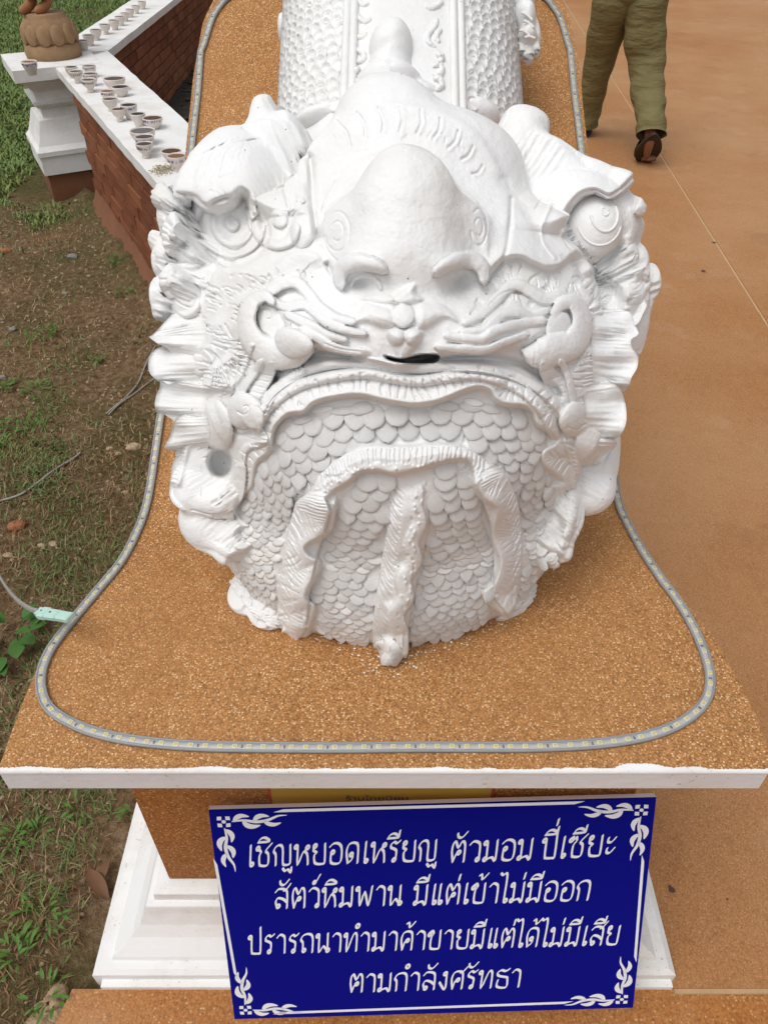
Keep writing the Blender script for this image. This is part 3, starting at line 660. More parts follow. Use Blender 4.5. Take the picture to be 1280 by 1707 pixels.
# two short feet behind the board
for sx in (-.2, .2):
    p = SCt + SX * sx - SY * (h2 - .04) - SN * .02; q = np.array([p[0], p[1] + .012, -.0])
    V, F = sweep(np.array([p + SY * .02, p, (p + q) / 2, q]), .010, 8); mesh_obj('foot', V - SCt, F, CEM, sg_)
# gold plate
GOLD = mat_simple('gold_plate', (.50, .30, .04), .3, .15, 12, .05, spec=.6, metal=.3); REDP = mat_simple('red_trim', (.45, .03, .02), .4)
gp = empty('gold_sign', (0, CF, .5), label='narrow gold plate with black Thai lettering fixed under the slab behind the blue sign', cat='sign')
pa = PT(450, 1330, 1.0); 
def col_x(px, py): r = ray(px, py); t = (CF - .004) / r[1]; p = CAM + r * t; return p[0], p[2]
xL, zt = col_x(450, 1314); xR, _ = col_x(820, 1314)
MB().box(xL, xR, -.004, -.001, -.07, zt - .5 + .003).build('plate', GOLD, gp)
MB().box(xL - .002, xR + .002, -.0035, -.0005, zt - .5 + .0035, zt - .5 + .006).box(xL - .004, xL - .0005, -.0035, -.0005, -.07, zt - .5 + .006).box(xR + .0005, xR + .004, -.0035, -.0005, -.07, zt - .5 + .006).build('trim', REDP, gp)
V, F = text_mesh('ร้านไทยนิยม', .022, 0, .0003); xa, za = col_x(576, 1334); xb, _ = col_x(680, 1334)
sx = (xb - xa) / (V[:, 0].max() - V[:, 0].min()); V2 = np.stack([xa + (V[:, 0] - V[:, 0].min()) * sx, np.full(len(V), -.0048), za - .5 + V[:, 1] * .8], 1)
mesh_obj('lettering', V2, F, RES, gp, False)
# ================================================================ THE WHITE CREATURE
sta = empty('creature_statue', (0.02, .85, .815), label='large white painted plaster mythical beast statue, scaly chin resting on the gravel pedestal', cat='statue')
SL = np.array(sta.location[:])
# ---- base volume: smooth union of ellipsoids (each: centre, radii, orientation)
PR = []
CRX, CRY = .262, .252
def prim(c, r, R=None, k=.02): PR.append((np.array(c, float), np.array(r, float), np.eye(3) if R is None else np.array(R), k))
def sdf(P):
    d = None
    for c, r, R, k in PR:
        q = (P - c) @ R; k0 = np.sqrt(((q / r) ** 2).sum(-1)); k1 = np.sqrt(((q / r ** 2) ** 2).sum(-1)) + 1e-9; e = k0 * (k0 - 1) / k1
        if d is None: d = e
        else: h = np.clip(.5 + .5 * (d - e) / k, 0, 1); d = d * (1 - h) + e * h - k * h * (1 - h)
    return d
CAMR = np.stack([RV, UV, FV], 1)      # columns: right, up, forward of the survey axes
def rotz(a): c, s = math.cos(a), math.sin(a); return np.array([[c, -s, 0], [s, c, 0], [0, 0, 1]])
prim((.022, .870, 1.078), (.262, .245, .255))                          # skull
prim((.006, .862, .905), (CRX, CRY, .225), k=.05)                    # chin
prim((.015, .740, 1.075), (.150, .125, .120), k=.05)                   # jaw front
def march(px, py, d0=.45, n=60):
    r = ray(px, py); L = np.linalg.norm(r, axis=-1); t = np.full(r.shape[:-1], d0, float); best = np.full(t.shape, 9.); bt = t.copy()
    for _ in range(n):
        s = sdf(CAM + r * t[..., None]); m = s < best; best = np.where(m, s, best); bt = np.where(m, t, bt)
        t = t + np.where(s < 1e-4, 0, np.clip(s, 0, .1) * .8) / L
    return bt, best
def d_at(px, py): return float(march(np.array([float(px)]), np.array([float(py)]))[0][0])
def lump(px, py, off, rx, ry, rd, rot=0, k=.02):     # lump set into the surface seen at a surveyed direction
    d = d_at(px, py) + off; prim(PT(px, py, d), (rx, ry, rd), CAMR @ rotz(math.radians(rot)), k)
lump(668, 560, .030, .110, .040, .055, 0, .03)       # muzzle
lump(690, 285, .070, .125, .072, .070, 0, .03)       # forehead
lump(410, 340, .050, .069, .088, .085, 12, .02)      # left eye mound
lump(955, 368, .055, .085, .062, .078, -25, .02)     # right eye mound
lump(880, 300, .070, .070, .050, .060, -30, .03)
lump(340, 500, .045, .050, .075, .05, 0, .02)
lump(1020, 520, .050, .045, .080, .05, 0, .02)
lump(350, 720, .04, .040, .09, .05, 0, .03); lump(985, 740, .045, .035, .09, .05, 0, .03)
lump(645, 205, .080, .060, .050, .06, 0, .03)
dN = d_at(655, 400)
prim(PT(676, 384, dN + .010), (.057, .082, .060), CAMR, .030); prim(PT(675, 398, dN + .030), (.088, .052, .055), CAMR, .012)     # bulbous nose dome
prim(PT(668, 446, dN + .002), (.060, .038, .050), CAMR, .020)
dR = d_at(990, 376); prim(PT(991, 377, dR + .016), (.033, .036, .032), CAMR, .003)
# ears
dE = d_at(450, 250); prim(PT(472, 232, dE + .02), (.036, .026, .035), CAMR @ rotz(-.5), .012); prim(PT(436, 205, dE + .022), (.016, .034, .022), CAMR @ rotz(-.25), .010); prim(PT(431, 180, dE + .022), (.008, .013, .012), CAMR, .008)
dE = d_at(880, 270); prim(PT(872, 228, dE + .02), (.026, .036, .026), CAMR, .010); prim(PT(892, 205, dE + .022), (.018, .013, .018), CAMR @ rotz(-.4), .008); prim(PT(858, 205, dE + .022), (.016, .018, .018), CAMR, .008); prim(PT(915, 262, dE + .015), (.040, .020, .030), CAMR @ rotz(-.5), .012)
# knots of hair at the temples, where they shape the outline
dl = d_at(300, 440); dr = d_at(1048, 450)
for x, y, rx, ry, o, rot in ((280, 358, 17, 34, .012, 5), (262, 404, 13, 20, .03, 0), (274, 432, 17, 34, .02, -6), (266, 500, 15, 36, .02, -8), (300, 470, 24, 30, .0, 0), (300, 400, 24, 30, .0, 0)):
    prim(PT(x, y, dl + o), (rx * dl / FPX, ry * dl / FPX, .022), CAMR @ rotz(math.radians(-rot)), .004)
for x, y, rx, ry, o, rot in ((1084, 470, 15, 32, .03, -4), (1060, 440, 20, 34, .01, 0), (1061, 384, 9, 17, .02, 0), (1060, 505, 19, 36, .02, 8), (1040, 425, 20, 30, .0, 0), (1076, 512, 8, 20, .04, 15)):
    prim(PT(x, y, dr + o), (rx * dr / FPX, ry * dr / FPX, .022), CAMR @ rotz(math.radians(-rot)), .004)
# lobes of the jaw over the slab, feet of the hanging fins
dt = d_at(372, 890); prim(PT(350, 868, dt - .01), (.038, .040, .035), CAMR @ rotz(.7), .012); prim(PT(385, 905, dt - .015), (.030, .022, .028), CAMR @ rotz(-.5), .010)
dt = d_at(920, 890); prim(PT(938, 868, dt - .01), (.022, .040, .03), CAMR @ rotz(-.4), .012); prim(PT(918, 915, dt - .01), (.022, .020, .026), CAMR @ rotz(.4), .010)
for x, y, r_, hz in ((651, 1066, .014, .055), (646, 1096, .0065, .016), (497, 1046, .022, .070), (842, 1012, .022, .07), (415, 1008, .030, .022), (450, 1032, .030, .018), (862, 1004, .020, .02)):
    G_ = GP(x, y, .82); prim(G_ + np.array([0, .012, .006]), (r_, r_ * 1.1, hz), k=.008)
# lower tusks swell past the jaw
dt = d_at(975, 820); prim(PT(985, 822, dt + .01), (.031, .027, .028), CAMR @ rotz(.5), .006); prim(PT(1001, 806, dt + .012), (.0165, .022, .018), CAMR, .006)
dt = d_at(330, 820); prim(PT(330, 815, dt + .01), (.030, .036, .028), CAMR, .006); prim(PT(360, 836, dt), (.028, .020, .024), CAMR, .006)
# ---- depth survey of the base volume
GS = 4; X0, X1, Yp0, Yp1 = 180, 1160, 110, 1200
gxx, gyy = np.meshgrid(np.arange(X0, X1, GS, dtype=float), np.arange(Yp0, Yp1, GS, dtype=float), indexing='xy')
DM, DB = march(gxx, gyy)
def bil(A, x, y, gs=GS, x0=X0, y0=Yp0):
    fx = np.clip((np.asarray(x, float) - x0) / gs, 0, A.shape[1] - 1.001); fy = np.clip((np.asarray(y, float) - y0) / gs, 0, A.shape[0] - 1.001)
    i = fx.astype(int); j = fy.astype(int); u = fx - i; v = fy - j
    return (A[j, i] * (1 - u) + A[j, i + 1] * u) * (1 - v) + (A[j + 1, i] * (1 - u) + A[j + 1, i + 1] * u) * v
# ---- relief (metres) modelled over the surveyed face
Wd, Hd = X1 - X0, Yp1 - Yp0
H = np.zeros((Hd, Wd), np.float32)
yyG, xxG = np.mgrid[0:Hd, 0:Wd].astype(np.float32); xxG += X0; yyG += Yp0
def field(pts, margin, sub=6, closed=False):
    c = catmull(pts, sub, closed) if len(pts) > 2 else np.array(pts, float)
    if closed: c = np.vstack([c, c[:1]])
    x0 = int(max(0, c[:, 0].min() - margin - X0)); x1 = int(min(Wd, c[:, 0].max() + margin - X0 + 1)); y0 = int(max(0, c[:, 1].min() - margin - Yp0)); y1 = int(min(Hd, c[:, 1].max() + margin - Yp0 + 1))
    X = xxG[y0:y1, x0:x1]; Y = yyG[y0:y1, x0:x1]; D = np.full(X.shape, 1e9, np.float32); Sg = np.zeros_like(D); Tt = np.zeros_like(D)
    L = np.concatenate([[0], np.cumsum(np.hypot(*np.diff(c, axis=0).T))])
    for i in range(len(c) - 1):
        ax, ay = c[i]; bx, by = c[i + 1]; dx, dy = bx - ax, by - ay; l2 = dx * dx + dy * dy + 1e-9
        t = np.clip(((X - ax) * dx + (Y - ay) * dy) / l2, 0, 1); ex = X - ax - t * dx; ey = Y - ay - t * dy; d = ex * ex + ey * ey
        m = d < D; D = np.where(m, d, D); Sg = np.where(m, np.sign(dx * ey - dy * ex), Sg); Tt = np.where(m, L[i] + t * math.sqrt(l2), Tt)
    return (slice(y0, y1), slice(x0, x1)), np.sqrt(D), Sg, Tt, L[-1]
def lerpw(w, T, L): 
    if np.isscalar(w): return w
    return np.interp(T / L, np.linspace(0, 1, len(w)), w)
def stroke(pts, w, h, kind='round', closed=False, sub=6):
    sl, D, S, T, L = field(pts, (w if np.isscalar(w) else max(w)) * (1.1 if kind == 'round' else 2.2) + 2, sub, closed); W = lerpw(w, T, L)
    if kind == 'round': g = np.sqrt(np.clip(1 - (D / W) ** 2, 0, 1))
    else: g = np.exp(-(D / W) ** 2 * 2)
    H[sl] += (h if np.isscalar(h) else lerpw(h, T, L)) * g
LAB = np.zeros((Hd, Wd), np.uint8); LN = ['head']
def lab(name):
    if name not in LN: LN.append(name)
    return LN.index(name)
def smax(a, b, k=.0016): return np.maximum(a, b) + np.clip(1 - np.abs(a - b) / k, 0, 1) ** 2 * k * .25
def otube(name, pts, w, lift=0.0, hk=1.0, sub=6, k=.0016, asym=0.0):
    wm = w if np.isscalar(w) else max(w); sl, D, S, T, L = field(pts, wm * 1.15 + 3, sub); W = lerpw(w, T, L) * np.ones_like(D)
    W = W * np.sqrt(np.clip(np.minimum(T, L - T) / (W * .9) + .08, 0, 1))
    c = catmull(pts, sub) if len(pts) > 2 else np.array(pts, float); Lc = np.concatenate([[0], np.cumsum(np.hypot(*np.diff(c, axis=0).T))]); hc = bil(H, c[:, 0], c[:, 1], 1); m = max(1, len(hc) // 6); hc = np.convolve(np.pad(hc, m, 'edge'), np.ones(2 * m + 1) / (2 * m + 1), 'valid')
    hc = np.interp(T, Lc, hc) + (lift if np.isscalar(lift) else lerpw(lift, T, L)); rm = W * (.80 / FPX) * hk; g = np.clip(1 - (D / (W + 1e-6)) ** 2, 0, 1)
    top = np.where(g > 0, hc + rm * np.sqrt(g), -1); 
    if asym: top = top + asym * S * D / W * rm
    m_ = top > H[sl]; H[sl] = np.where(g > 0, smax(H[sl], top, k), H[sl]); LAB[sl][m_] = lab(name)
def oball(name, x, y, rx, ry, lift=0.0, hm=.016, rot=0, k=.0016, p=.5):
    R = max(rx, ry) + 3; y0, y1 = int(max(0, y - R - Yp0)), int(min(Hd, y + R - Yp0)); x0, x1 = int(max(0, x - R - X0)), int(min(Wd, x + R - X0)); sl = (slice(y0, y1), slice(x0, x1))
    a = math.radians(rot); dx = xxG[sl] - x; dy = yyG[sl] - y; u = (dx * math.cos(a) + dy * math.sin(a)) / rx; v = (-dx * math.sin(a) + dy * math.cos(a)) / ry; r = np.sqrt(u * u + v * v) * (1 + .03 * np.sin(3 * np.arctan2(v, u) + x))
    hc = float(np.mean(H[sl][r < .8])) + lift; g = np.clip(1 - r * r, 0, 1); top = np.where(g > 0, hc + hm * g ** p, -1); m_ = top > H[sl]; H[sl] = np.where(g > 0, smax(H[sl], top, k), H[sl]); LAB[sl][m_] = lab(name)
def tag_poly(name, pts): sl, sd = poly_mask(pts); LAB[sl][sd > 0] = lab(name)
def groove(pts, w, h, closed=False): stroke(pts, w, -h, 'soft', closed)
def ledge(pts, h, w, side=1, e=1.5, closed=False, stri=0.0, step=7., slen=(3, 40), drop=0.0):
    """raised lip: full height h at the line, falling off over w px on one side; sharp step (e px) on the other"""
    sl, D, S, T, L = field(pts, w * 2.7 + 4, 6, closed); s = D * S * side
    hh = lerpw(h, T, L)
    edge = 1 / (1 + np.exp(-np.clip(s / e, -30, 30))); g = edge * np.exp(-(np.clip(s, 0, None) / w) ** 1.6)
    Hn = hh * g
    if drop: Hn -= drop * (1 - edge) * np.exp(-(D / (w * .6)) ** 2)
    # ends fade
    endf = np.clip(T / (L * .06 + 1e-6), 0, 1) * np.clip((L - T) / (L * .06 + 1e-6), 0, 1) if not closed else 1
    Hn = Hn * endf if not closed else Hn
    if stri:
        a, b = slen; wob = bil(NZ, xxG[sl], yyG[sl], 1) ; ph = T / step + wob * 1.1 + s * .012
        cut = np.clip(np.cos(2 * np.pi * ph) * 2 - 1.0, 0, 1) * (s > a) * np.clip((b * (.7 + 1.0 * bil(NZ2, xxG[sl], yyG[sl], 1)) - s) / 6, 0, 1) * np.clip((s - a) / 4, 0, 1)
        Hn -= stri * cut
    H[sl] += Hn
def disc(x, y, rx, ry, h, kind='dome', rot=0):
    R = max(rx, ry) * 1.2 + 3; y0, y1 = int(max(0, y - R - Yp0)), int(min(Hd, y + R - Yp0)); x0, x1 = int(max(0, x - R - X0)), int(min(Wd, x + R - X0)); sl = (slice(y0, y1), slice(x0, x1))
    a = math.radians(rot); dx = xxG[sl] - x; dy = yyG[sl] - y; u = (dx * math.cos(a) + dy * math.sin(a)) / rx; v = (-dx * math.sin(a) + dy * math.cos(a)) / ry; r = np.sqrt(u * u + v * v)
    if kind == 'dome': g = np.sqrt(np.clip(1 - r * r, 0, 1))
    elif kind == 'flat': g = 1 / (1 + np.exp(np.clip((r - 1) * min(rx, ry) / 1.2, -30, 30)))
    else: g = np.exp(-r * r * 1.5)
    H[sl] += h * g
def poly_mask(pts, sub=4, closed=True, soft=2.0):
    c = catmull(pts, sub, True); sl, D, S, T, L = field(pts, 20, sub, True); X = xxG[sl]; Y = yyG[sl]; ins = np.zeros(X.shape, bool)
    for i in range(len(c)):
        x1, y1 = c[i]; x2, y2 = c[(i + 1) % len(c)]
        if y1 == y2: continue
        m = ((y1 > Y) != (y2 > Y)) & (X < (x2 - x1) * (Y - y1) / (y2 - y1) + x1); ins ^= m
    sd = np.where(ins, D, -D); return sl, sd
def plate(pts, h, e=1.5, soft_w=0):
    sl, sd = poly_mask(pts); g = 1 / (1 + np.exp(-np.clip(sd / e, -30, 30)))
    if soft_w: g = g * np.clip(.35 + .65 * np.sqrt(np.clip(sd / soft_w, 0, 1)), 0, 1)
    H[sl] += h * g
def vn(s, seed): return vnoise(xxG / s, yyG / s, 1, seed).astype(np.float32)
NZ = vn(28, 31); NZ2 = vn(17, 32)
# ---------------- forehead, nose
for a, r in zip(np.linspace(-78, 58, 13), [60, 62, 62, 60, 58, 55, 52, 50, 48, 46, 42, 38, 30]):     # short creases fanning round the nose dome
    q = math.radians(a - 0); cx, cy = 662, 372; r0 = 142 + abs(a) * .05; r1 = r0 + r * .75
    if a < -40: continue
    sx = math.sin(q); cx_ = -math.cos(q)
    p = [(cx + sx * r0 * 1.02, cy + cx_ * r0 * 1.08), (cx + sx * (r0 + r1) / 2 + 5 * math.cos(q), cy + cx_ * (r0 + r1) / 2 * 1.08 + 4 * sx), (cx + sx * r1, cy + cx_ * r1 * 1.08)]
    groove(p, 2.6, .0035)
    stroke([(x + 5 * math.cos(q), y + 5 * sx) for x, y in p], 4, .0012, 'soft')
ledge([(556, 320), (575, 282), (600, 258), (640, 243), (680, 242), (720, 258), (745, 285), (765, 315), (792, 335), (808, 372), (815, 400), (812, 440)], .0035, 14, 1, 1.5)
ledge([(508, 268), (520, 240), (545, 205), (580, 180), (650, 168), (730, 182), (790, 215), (822, 260), (845, 310), (850, 355), (838, 400)], .005, 30, 1, 2.0)
for c_, rr in (((562, 385), (21, 33)), ((798, 378), (14, 30))):
    stroke([(c_[0] + rr[0] * math.cos(t), c_[1] + rr[1] * math.sin(t)) for t in np.linspace(-2.2, 2.9, 12)], 1.8, -.0022, 'soft')
    stroke([(c_[0] + .5 * rr[0] * math.cos(t), c_[1] + .5 * rr[1] * math.sin(t)) for t in np.linspace(-2.6, 2.2, 10)], 2.0, -.002, 'soft')
stroke([(540, 345), (537, 385), (548, 420), (570, 440)], 2, -.0025, 'soft'); stroke([(545, 440), (555, 458), (570, 470)], 6, -.012, 'soft')
# nostril cups
disc(602, 470, 24, 18, -.012, 'soft'); disc(768, 468, 22, 22, -.012, 'soft')
for k_ in (): stroke([(588 + 5 * k_, 478 - 2 * k_), (584 + 6 * k_, 466), (598 + 2 * k_, 457 + 4 * k_), (622 - 4 * k_, 462 + 3 * k_), (632 - 6 * k_, 480)], 2.2, .0028)
# ---------------- eye sockets and lids
disc(388, 385, 62, 58, -.016, 'flat'); disc(992, 380, 54, 56, -.004, 'flat')
LIDL = [(298, 350), (300, 334), (311, 325), (324, 326), (336, 337), (349, 345), (365, 347), (381, 342), (392, 330), (397, 320), (405, 316), (413, 321), (419, 338), (422, 366)]
LIDR = [(934, 392), (938, 366), (945, 350), (954, 336), (970, 321), (992, 316), (1015, 325), (1034, 315), (1048, 304), (1058, 309), (1063, 330), (1064, 360)]
oball('eye', 388, 380, 58, 58, -.004, .017, k=.003); tag_poly('eye', [(950, 376), (962, 345), (992, 330), (1022, 345), (1034, 376), (1022, 410), (992, 422), (962, 408)])
for (ex, ey, r1, r2, a0, a1, w_, h_) in ((387, 374, 31, 34, -.7, math.pi + .7, 4, .0055), (387, 374, 8, 8, 0, 6, 3, .004), (386, 373, 54, 53, .05, math.pi + .0, 3.2, .004), (1000, 362, 24, 32, -.4, math.pi * .9, 4, .005), (991, 374, 40, 45, .4, math.pi * .95, 3, .004)):
    t = np.linspace(a0, a1, 16); P_ = [(ex + r1 * math.cos(q), ey + r2 * math.sin(q)) for q in t]; stroke(P_, w_, h_); groove([(ex + (r1 + 5) * math.cos(q), ey + (r2 + 5) * math.sin(q)) for q in t], 2.6, .0035)
ledge(LIDL, .032, 62, -1, 1.3); ledge(LIDR, .030, 48, -1, 1.3)
otube('eyelid', LIDL, [5, 8, 8, 8, 7, 7, 7, 6, 6], .003, .7); otube('eyelid', LIDR, [5, 6, 7, 7, 7, 7, 6, 6], .003, .7)
groove([(516, 262), (520, 300), (522, 345), (530, 395)], 8, .016); groove([(852, 330), (850, 380), (840, 430), (812, 470)], 5, .006)
groove([(476, 300), (480, 335), (484, 372)], 3, .005); stroke([(470, 180), (500, 230), (508, 290), (500, 350)], 12, .008, 'soft')
stroke([(300, 300), (330, 262), (380, 240), (430, 238)], 3, -.002, 'soft'); stroke([(310, 288), (350, 250), (400, 230)], 2, -.0015, 'soft')
groove([(365, 297), (380, 291), (402, 290)], 2, .003); groove([(385, 307), (405, 305)], 2, .002)
for x, y in ((352, 318), (362, 322), (374, 322), (315, 545), (386, 460), (402, 458), (372, 480), (363, 497)): disc(x, y, 3.2, 3, -.0025, 'soft')
stroke([(482, 350), (492, 340), (500, 330), (505, 335)], 4, .004); stroke([(487, 362), (497, 348), (508, 338)], 3, -.004, 'soft')
disc(508, 375, 22, 40, .014, 'dome', 15); disc(466, 366, 14, 14, .012, 'dome'); stroke([(420, 335), (424, 375), (438, 398), (460, 408), (484, 400), (492, 380)], 9, .010)
groove([(455, 362), (458, 378), (472, 384)], 2, .003)
stroke([(303, 345), (298, 370), (296, 395)], 12, .012); 
stroke([(920, 330), (905, 360), (905, 400), (925, 430)], 4, .003, 'soft'); groove([(945, 355), (935, 385), (950, 420), (985, 438)], 2.5, .003)
stroke([(1054, 350), (1058, 380), (1050, 398), (1036, 400)], 8, .006)
# hollow between forehead and brow mounds
groove([(838, 300), (872, 345), (905, 395)], 12, .004)
for k_ in range(10):
    x = 330 + 9 * k_; groove([(x - 8, 300 - k_ * 2), (x + 6, 262 - k_ * 3), (x + 34, 232)], 1.8, .0012 + .0006 * (k_ % 3))
for k_ in range(5): groove([(452 + 9 * k_, 240), (458 + 10 * k_, 285), (462 + 10 * k_, 330)], 2.2, .0016)
for P_ in ([(470, 215), (482, 250), (486, 290)], [(404, 215), (440, 200), (470, 208)], [(870, 200), (880, 240), (872, 280)], [(905, 300), (940, 280), (990, 285)], [(890, 350), (915, 320), (950, 300)], [(560, 300), (540, 340), (532, 380)]): groove(P_, 2.4, .0024)
for _ in range(44):
    x, y = random.choice([(random.uniform(320, 500), random.uniform(210, 310)), (random.uniform(550, 800), random.uniform(190, 260)), (random.uniform(860, 1040), random.uniform(220, 300))]); a_ = random.uniform(0, 3.1); l_ = random.uniform(3, 11)
    groove([(x, y), (x + l_ * math.cos(a_), y + l_ * math.sin(a_))], 1.5, random.uniform(.0008, .002))
# ---------------- curls at the temples
def spiral(x, y, r, turns=1.4, a0=0, w=4, h=.006, cw=1, ring=True, base=.010):
    disc(x, y, r * 1.05, r * 1.05, base, 'dome')
    t = np.linspace(0, turns * 2 * math.pi, int(14 * turns)); rr = r * (1 - .85 * t / t[-1])
    stroke([(x + q * math.cos(a0 + cw * s), y + q * math.sin(a0 + cw * s)) for q, s in zip(rr, t)], w * .35, -h * .45, 'soft')
def ucurl(x, y, wd, ht, base=.012, n=4, rot=0):
    disc(x, y + ht * .25, wd, ht * .8, base, 'dome', rot)
    a = math.radians(rot)
    for k in range(1, n + 1):
        f = k / (n + .6); p = [(-wd * f, -ht * .15), (-wd * f * .8, ht * f * .45), (0, ht * f * .85), (wd * f * .8, ht * f * .45), (wd * f, -ht * .15)]
        groove([(x + u * math.cos(a) - v * math.sin(a), y + u * math.sin(a) + v * math.cos(a)) for u, v in p], 1.6, .0025)
    disc(x, y - ht * .18, wd * .42, ht * .22, .007, 'dome', rot)
ucurl(288, 362, 22, 50); ucurl(272, 430, 22, 52); ucurl(268, 495, 15, 40, .012, 4)
spiral(318, 430, 19, 1.6, 2.2, 4, .007); ucurl(303, 475, 27, 55, .014, 4, -25); spiral(342, 466, 15, 1.3, 3, 4, .007); spiral(292, 478, 12, 1.2, 1, 3, .006, base=.004)
for o in (0, 6, 12): groove([(300 + o, 412 - o * .3), (318 + o * .4, 398 + o * .3), (335 + o * .6, 415 + o * .2), (352 + o, 437 - o * .2), (366 + o, 452 - o * .5)], 1.6, .0022)
for (x, y, w_, h_) in ((1042, 425, 20, 42), (1062, 462, 20, 45), (1045, 500, 20, 44)): ucurl(x, y, w_, h_, .010, 3, 15)
for o in (0, 6, 12): groove([(1004 + o, 432), (1016 + o, 416 + o * .3), (1030 + o, 412 + o), (1040 + o * .6, 432 + o)], 1.6, .0025)
# ---------------- cheek frills (layered wavy edges with striations)
ledge([(290, 515), (310, 522), (334, 500), (350, 470), (362, 454), (385, 445), (410, 448), (435, 452), (455, 444), (478, 424), (505, 417), (530, 424), (540, 445)], .011, 26, 1, 2.0)
ledge([(440, 483), (423, 487), (405, 492), (390, 501), (376, 526), (354, 540), (348, 560), (338, 574), (320, 570), (306, 562), (297, 575), (297, 592)], .014, 46, -1, 1.8, stri=.004, step=8, slen=(8, 46))
ledge([(408, 520), (398, 530), (391, 545), (388, 582), (372, 600), (353, 613), (347, 632), (343, 651)], .013, 34, -1, 1.8, stri=.0036, step=7, slen=(6, 30))
ledge([(392, 640), (370, 650), (343, 651), (320, 655), (305, 662), (303, 690), (305, 705), (290, 706)], .011, 34, 1, 1.8, stri=.0036, step=7, slen=(5, 34))
ledge([(345, 720), (335, 738), (318, 745), (312, 762), (305, 790), (298, 815)], .009, 36, 1, 1.8, stri=.0035, step=7, slen=(3, 36))
disc(330, 612, 16, 22, .006, 'dome', 20); disc(322, 640, 18, 16, .006, 'dome'); disc(350, 590, 10, 16, .005, 'dome')
# right cheek
ledge([(806, 472), (815, 455), (840, 432), (868, 428), (890, 438), (912, 446), (935, 442), (955, 426), (972, 436), (982, 455), (1012, 466), (1032, 482), (1038, 515), (1050, 535)], .014, 30, -1, 1.8)
ledge([(806, 472), (815, 455), (840, 432), (868, 428), (890, 438), (912, 446), (935, 442), (955, 426), (972, 436), (982, 455), (1012, 466), (1032, 482), (1038, 515)], -.010, 55, 1, 1.8, stri=.0034, step=26, slen=(10, 50))
ledge([(960, 470), (985, 510), (1000, 530), (1015, 540), (1022, 565), (1024, 590), (1030, 620)], .011, 40, -1, 1.8, stri=.0034, step=12, slen=(6, 36))
ledge([(965, 575), (985, 580), (996, 590), (1003, 620), (1010, 640), (1022, 650), (1036, 670), (1042, 700), (1030, 728)], .011, 36, 1, 1.8, stri=.0034, step=10, slen=(6, 44))
for t in np.linspace(0, 1, 12): groove([(965 + 20 * t, 600 + 110 * t), (985 + 14 * t, 594 + 115 * t), (1000 + 14 * t, 598 + 112 * t)], 1.8, .0028)
rs_ = random.Random(11)
for (xa, xb, ya, yb, ang, n_) in ((325, 352, 520, 555, 25, 9), (345, 385, 470, 515, 28, 16), (385, 440, 456, 482, 40, 9), (440, 530, 440, 468, 60, 10), (300, 330, 530, 560, 20, 7), (372, 404, 560, 610, 15, 14), (306, 345, 600, 650, 15, 12), (300, 345, 670, 700, 20, 10), (985, 1030, 470, 540, -35, 18), (820, 960, 450, 490, 75, 16), (990, 1015, 545, 600, -20, 10), (460, 520, 605, 625, 60, 6)):
    for _ in range(n_):
        x = rs_.uniform(xa, xb); y = rs_.uniform(ya, yb); a_ = math.radians(ang + rs_.uniform(-12, 12)); l_ = rs_.uniform(8, 20); groove([(x, y), (x + l_ * .5 * math.cos(a_) + 1, y + l_ * .5 * math.sin(a_) - 1), (x + l_ * math.cos(a_), y + l_ * math.sin(a_))], 1.6, .0030); stroke([(x, y + 2.4), (x + l_ * math.cos(a_), y + 2.4 + l_ * math.sin(a_))], 2, .0010, 'soft')
    for _ in range(n_ // 4): disc(rs_.uniform(xa, xb), rs_.uniform(ya, yb), 3, 2.6, -.003, 'soft')
# ---------------- upper lip, whisker ribbons' bed
ledge([(455, 500), (480, 545), (520, 575), (570, 592), (620, 600), (668, 612), (715, 600), (770, 592), (830, 585), (880, 572), (920, 540)], .016, 60, -1, 2.0)
disc(672, 520, 105, 30, .010, 'soft')
plate([(587, 536), (602, 518), (612, 503), (632, 510), (652, 518), (660, 540), (640, 546), (615, 538)], .009, 1.5, 14)
plate([(694, 508), (720, 504), (745, 512), (765, 537), (740, 530), (715, 545), (694, 545)], .009, 1.5, 14)
plate([(650, 500), (665, 486), (690, 473), (694, 488), (704, 500), (690, 505), (665, 508)], .011, 1.4, 9); plate([(600, 498), (625, 488), (652, 492), (655, 505), (630, 505)], .008, 1.4, 9)
for cx in (660, 688): disc(cx, 560, 14, 16, .008, 'dome')
plate([(645, 552), (672, 548), (705, 552), (692, 580), (668, 602), (655, 580)], .010, 1.4, 14)
# mouth slit and corner gaps
sl, sd = poly_mask([(640, 592), (668, 597), (700, 590), (728, 590), (733, 597), (722, 605), (680, 606), (650, 601)]); H[sl] -= .075 * np.clip(sd / 3, 0, 1)
disc(460, 632, 5, 7, -.02, 'soft', 30); disc(926, 652, 12, 4, -.03, 'soft', 45); disc(927, 651, 7, 4, -.03, 'flat', 45)
# recess between upper lip and lower lip
groove([(445, 640), (480, 606), (530, 592), (600, 596)], 11, .016); groove([(740, 597), (820, 598), (880, 612), (922, 648)], 10, .014)
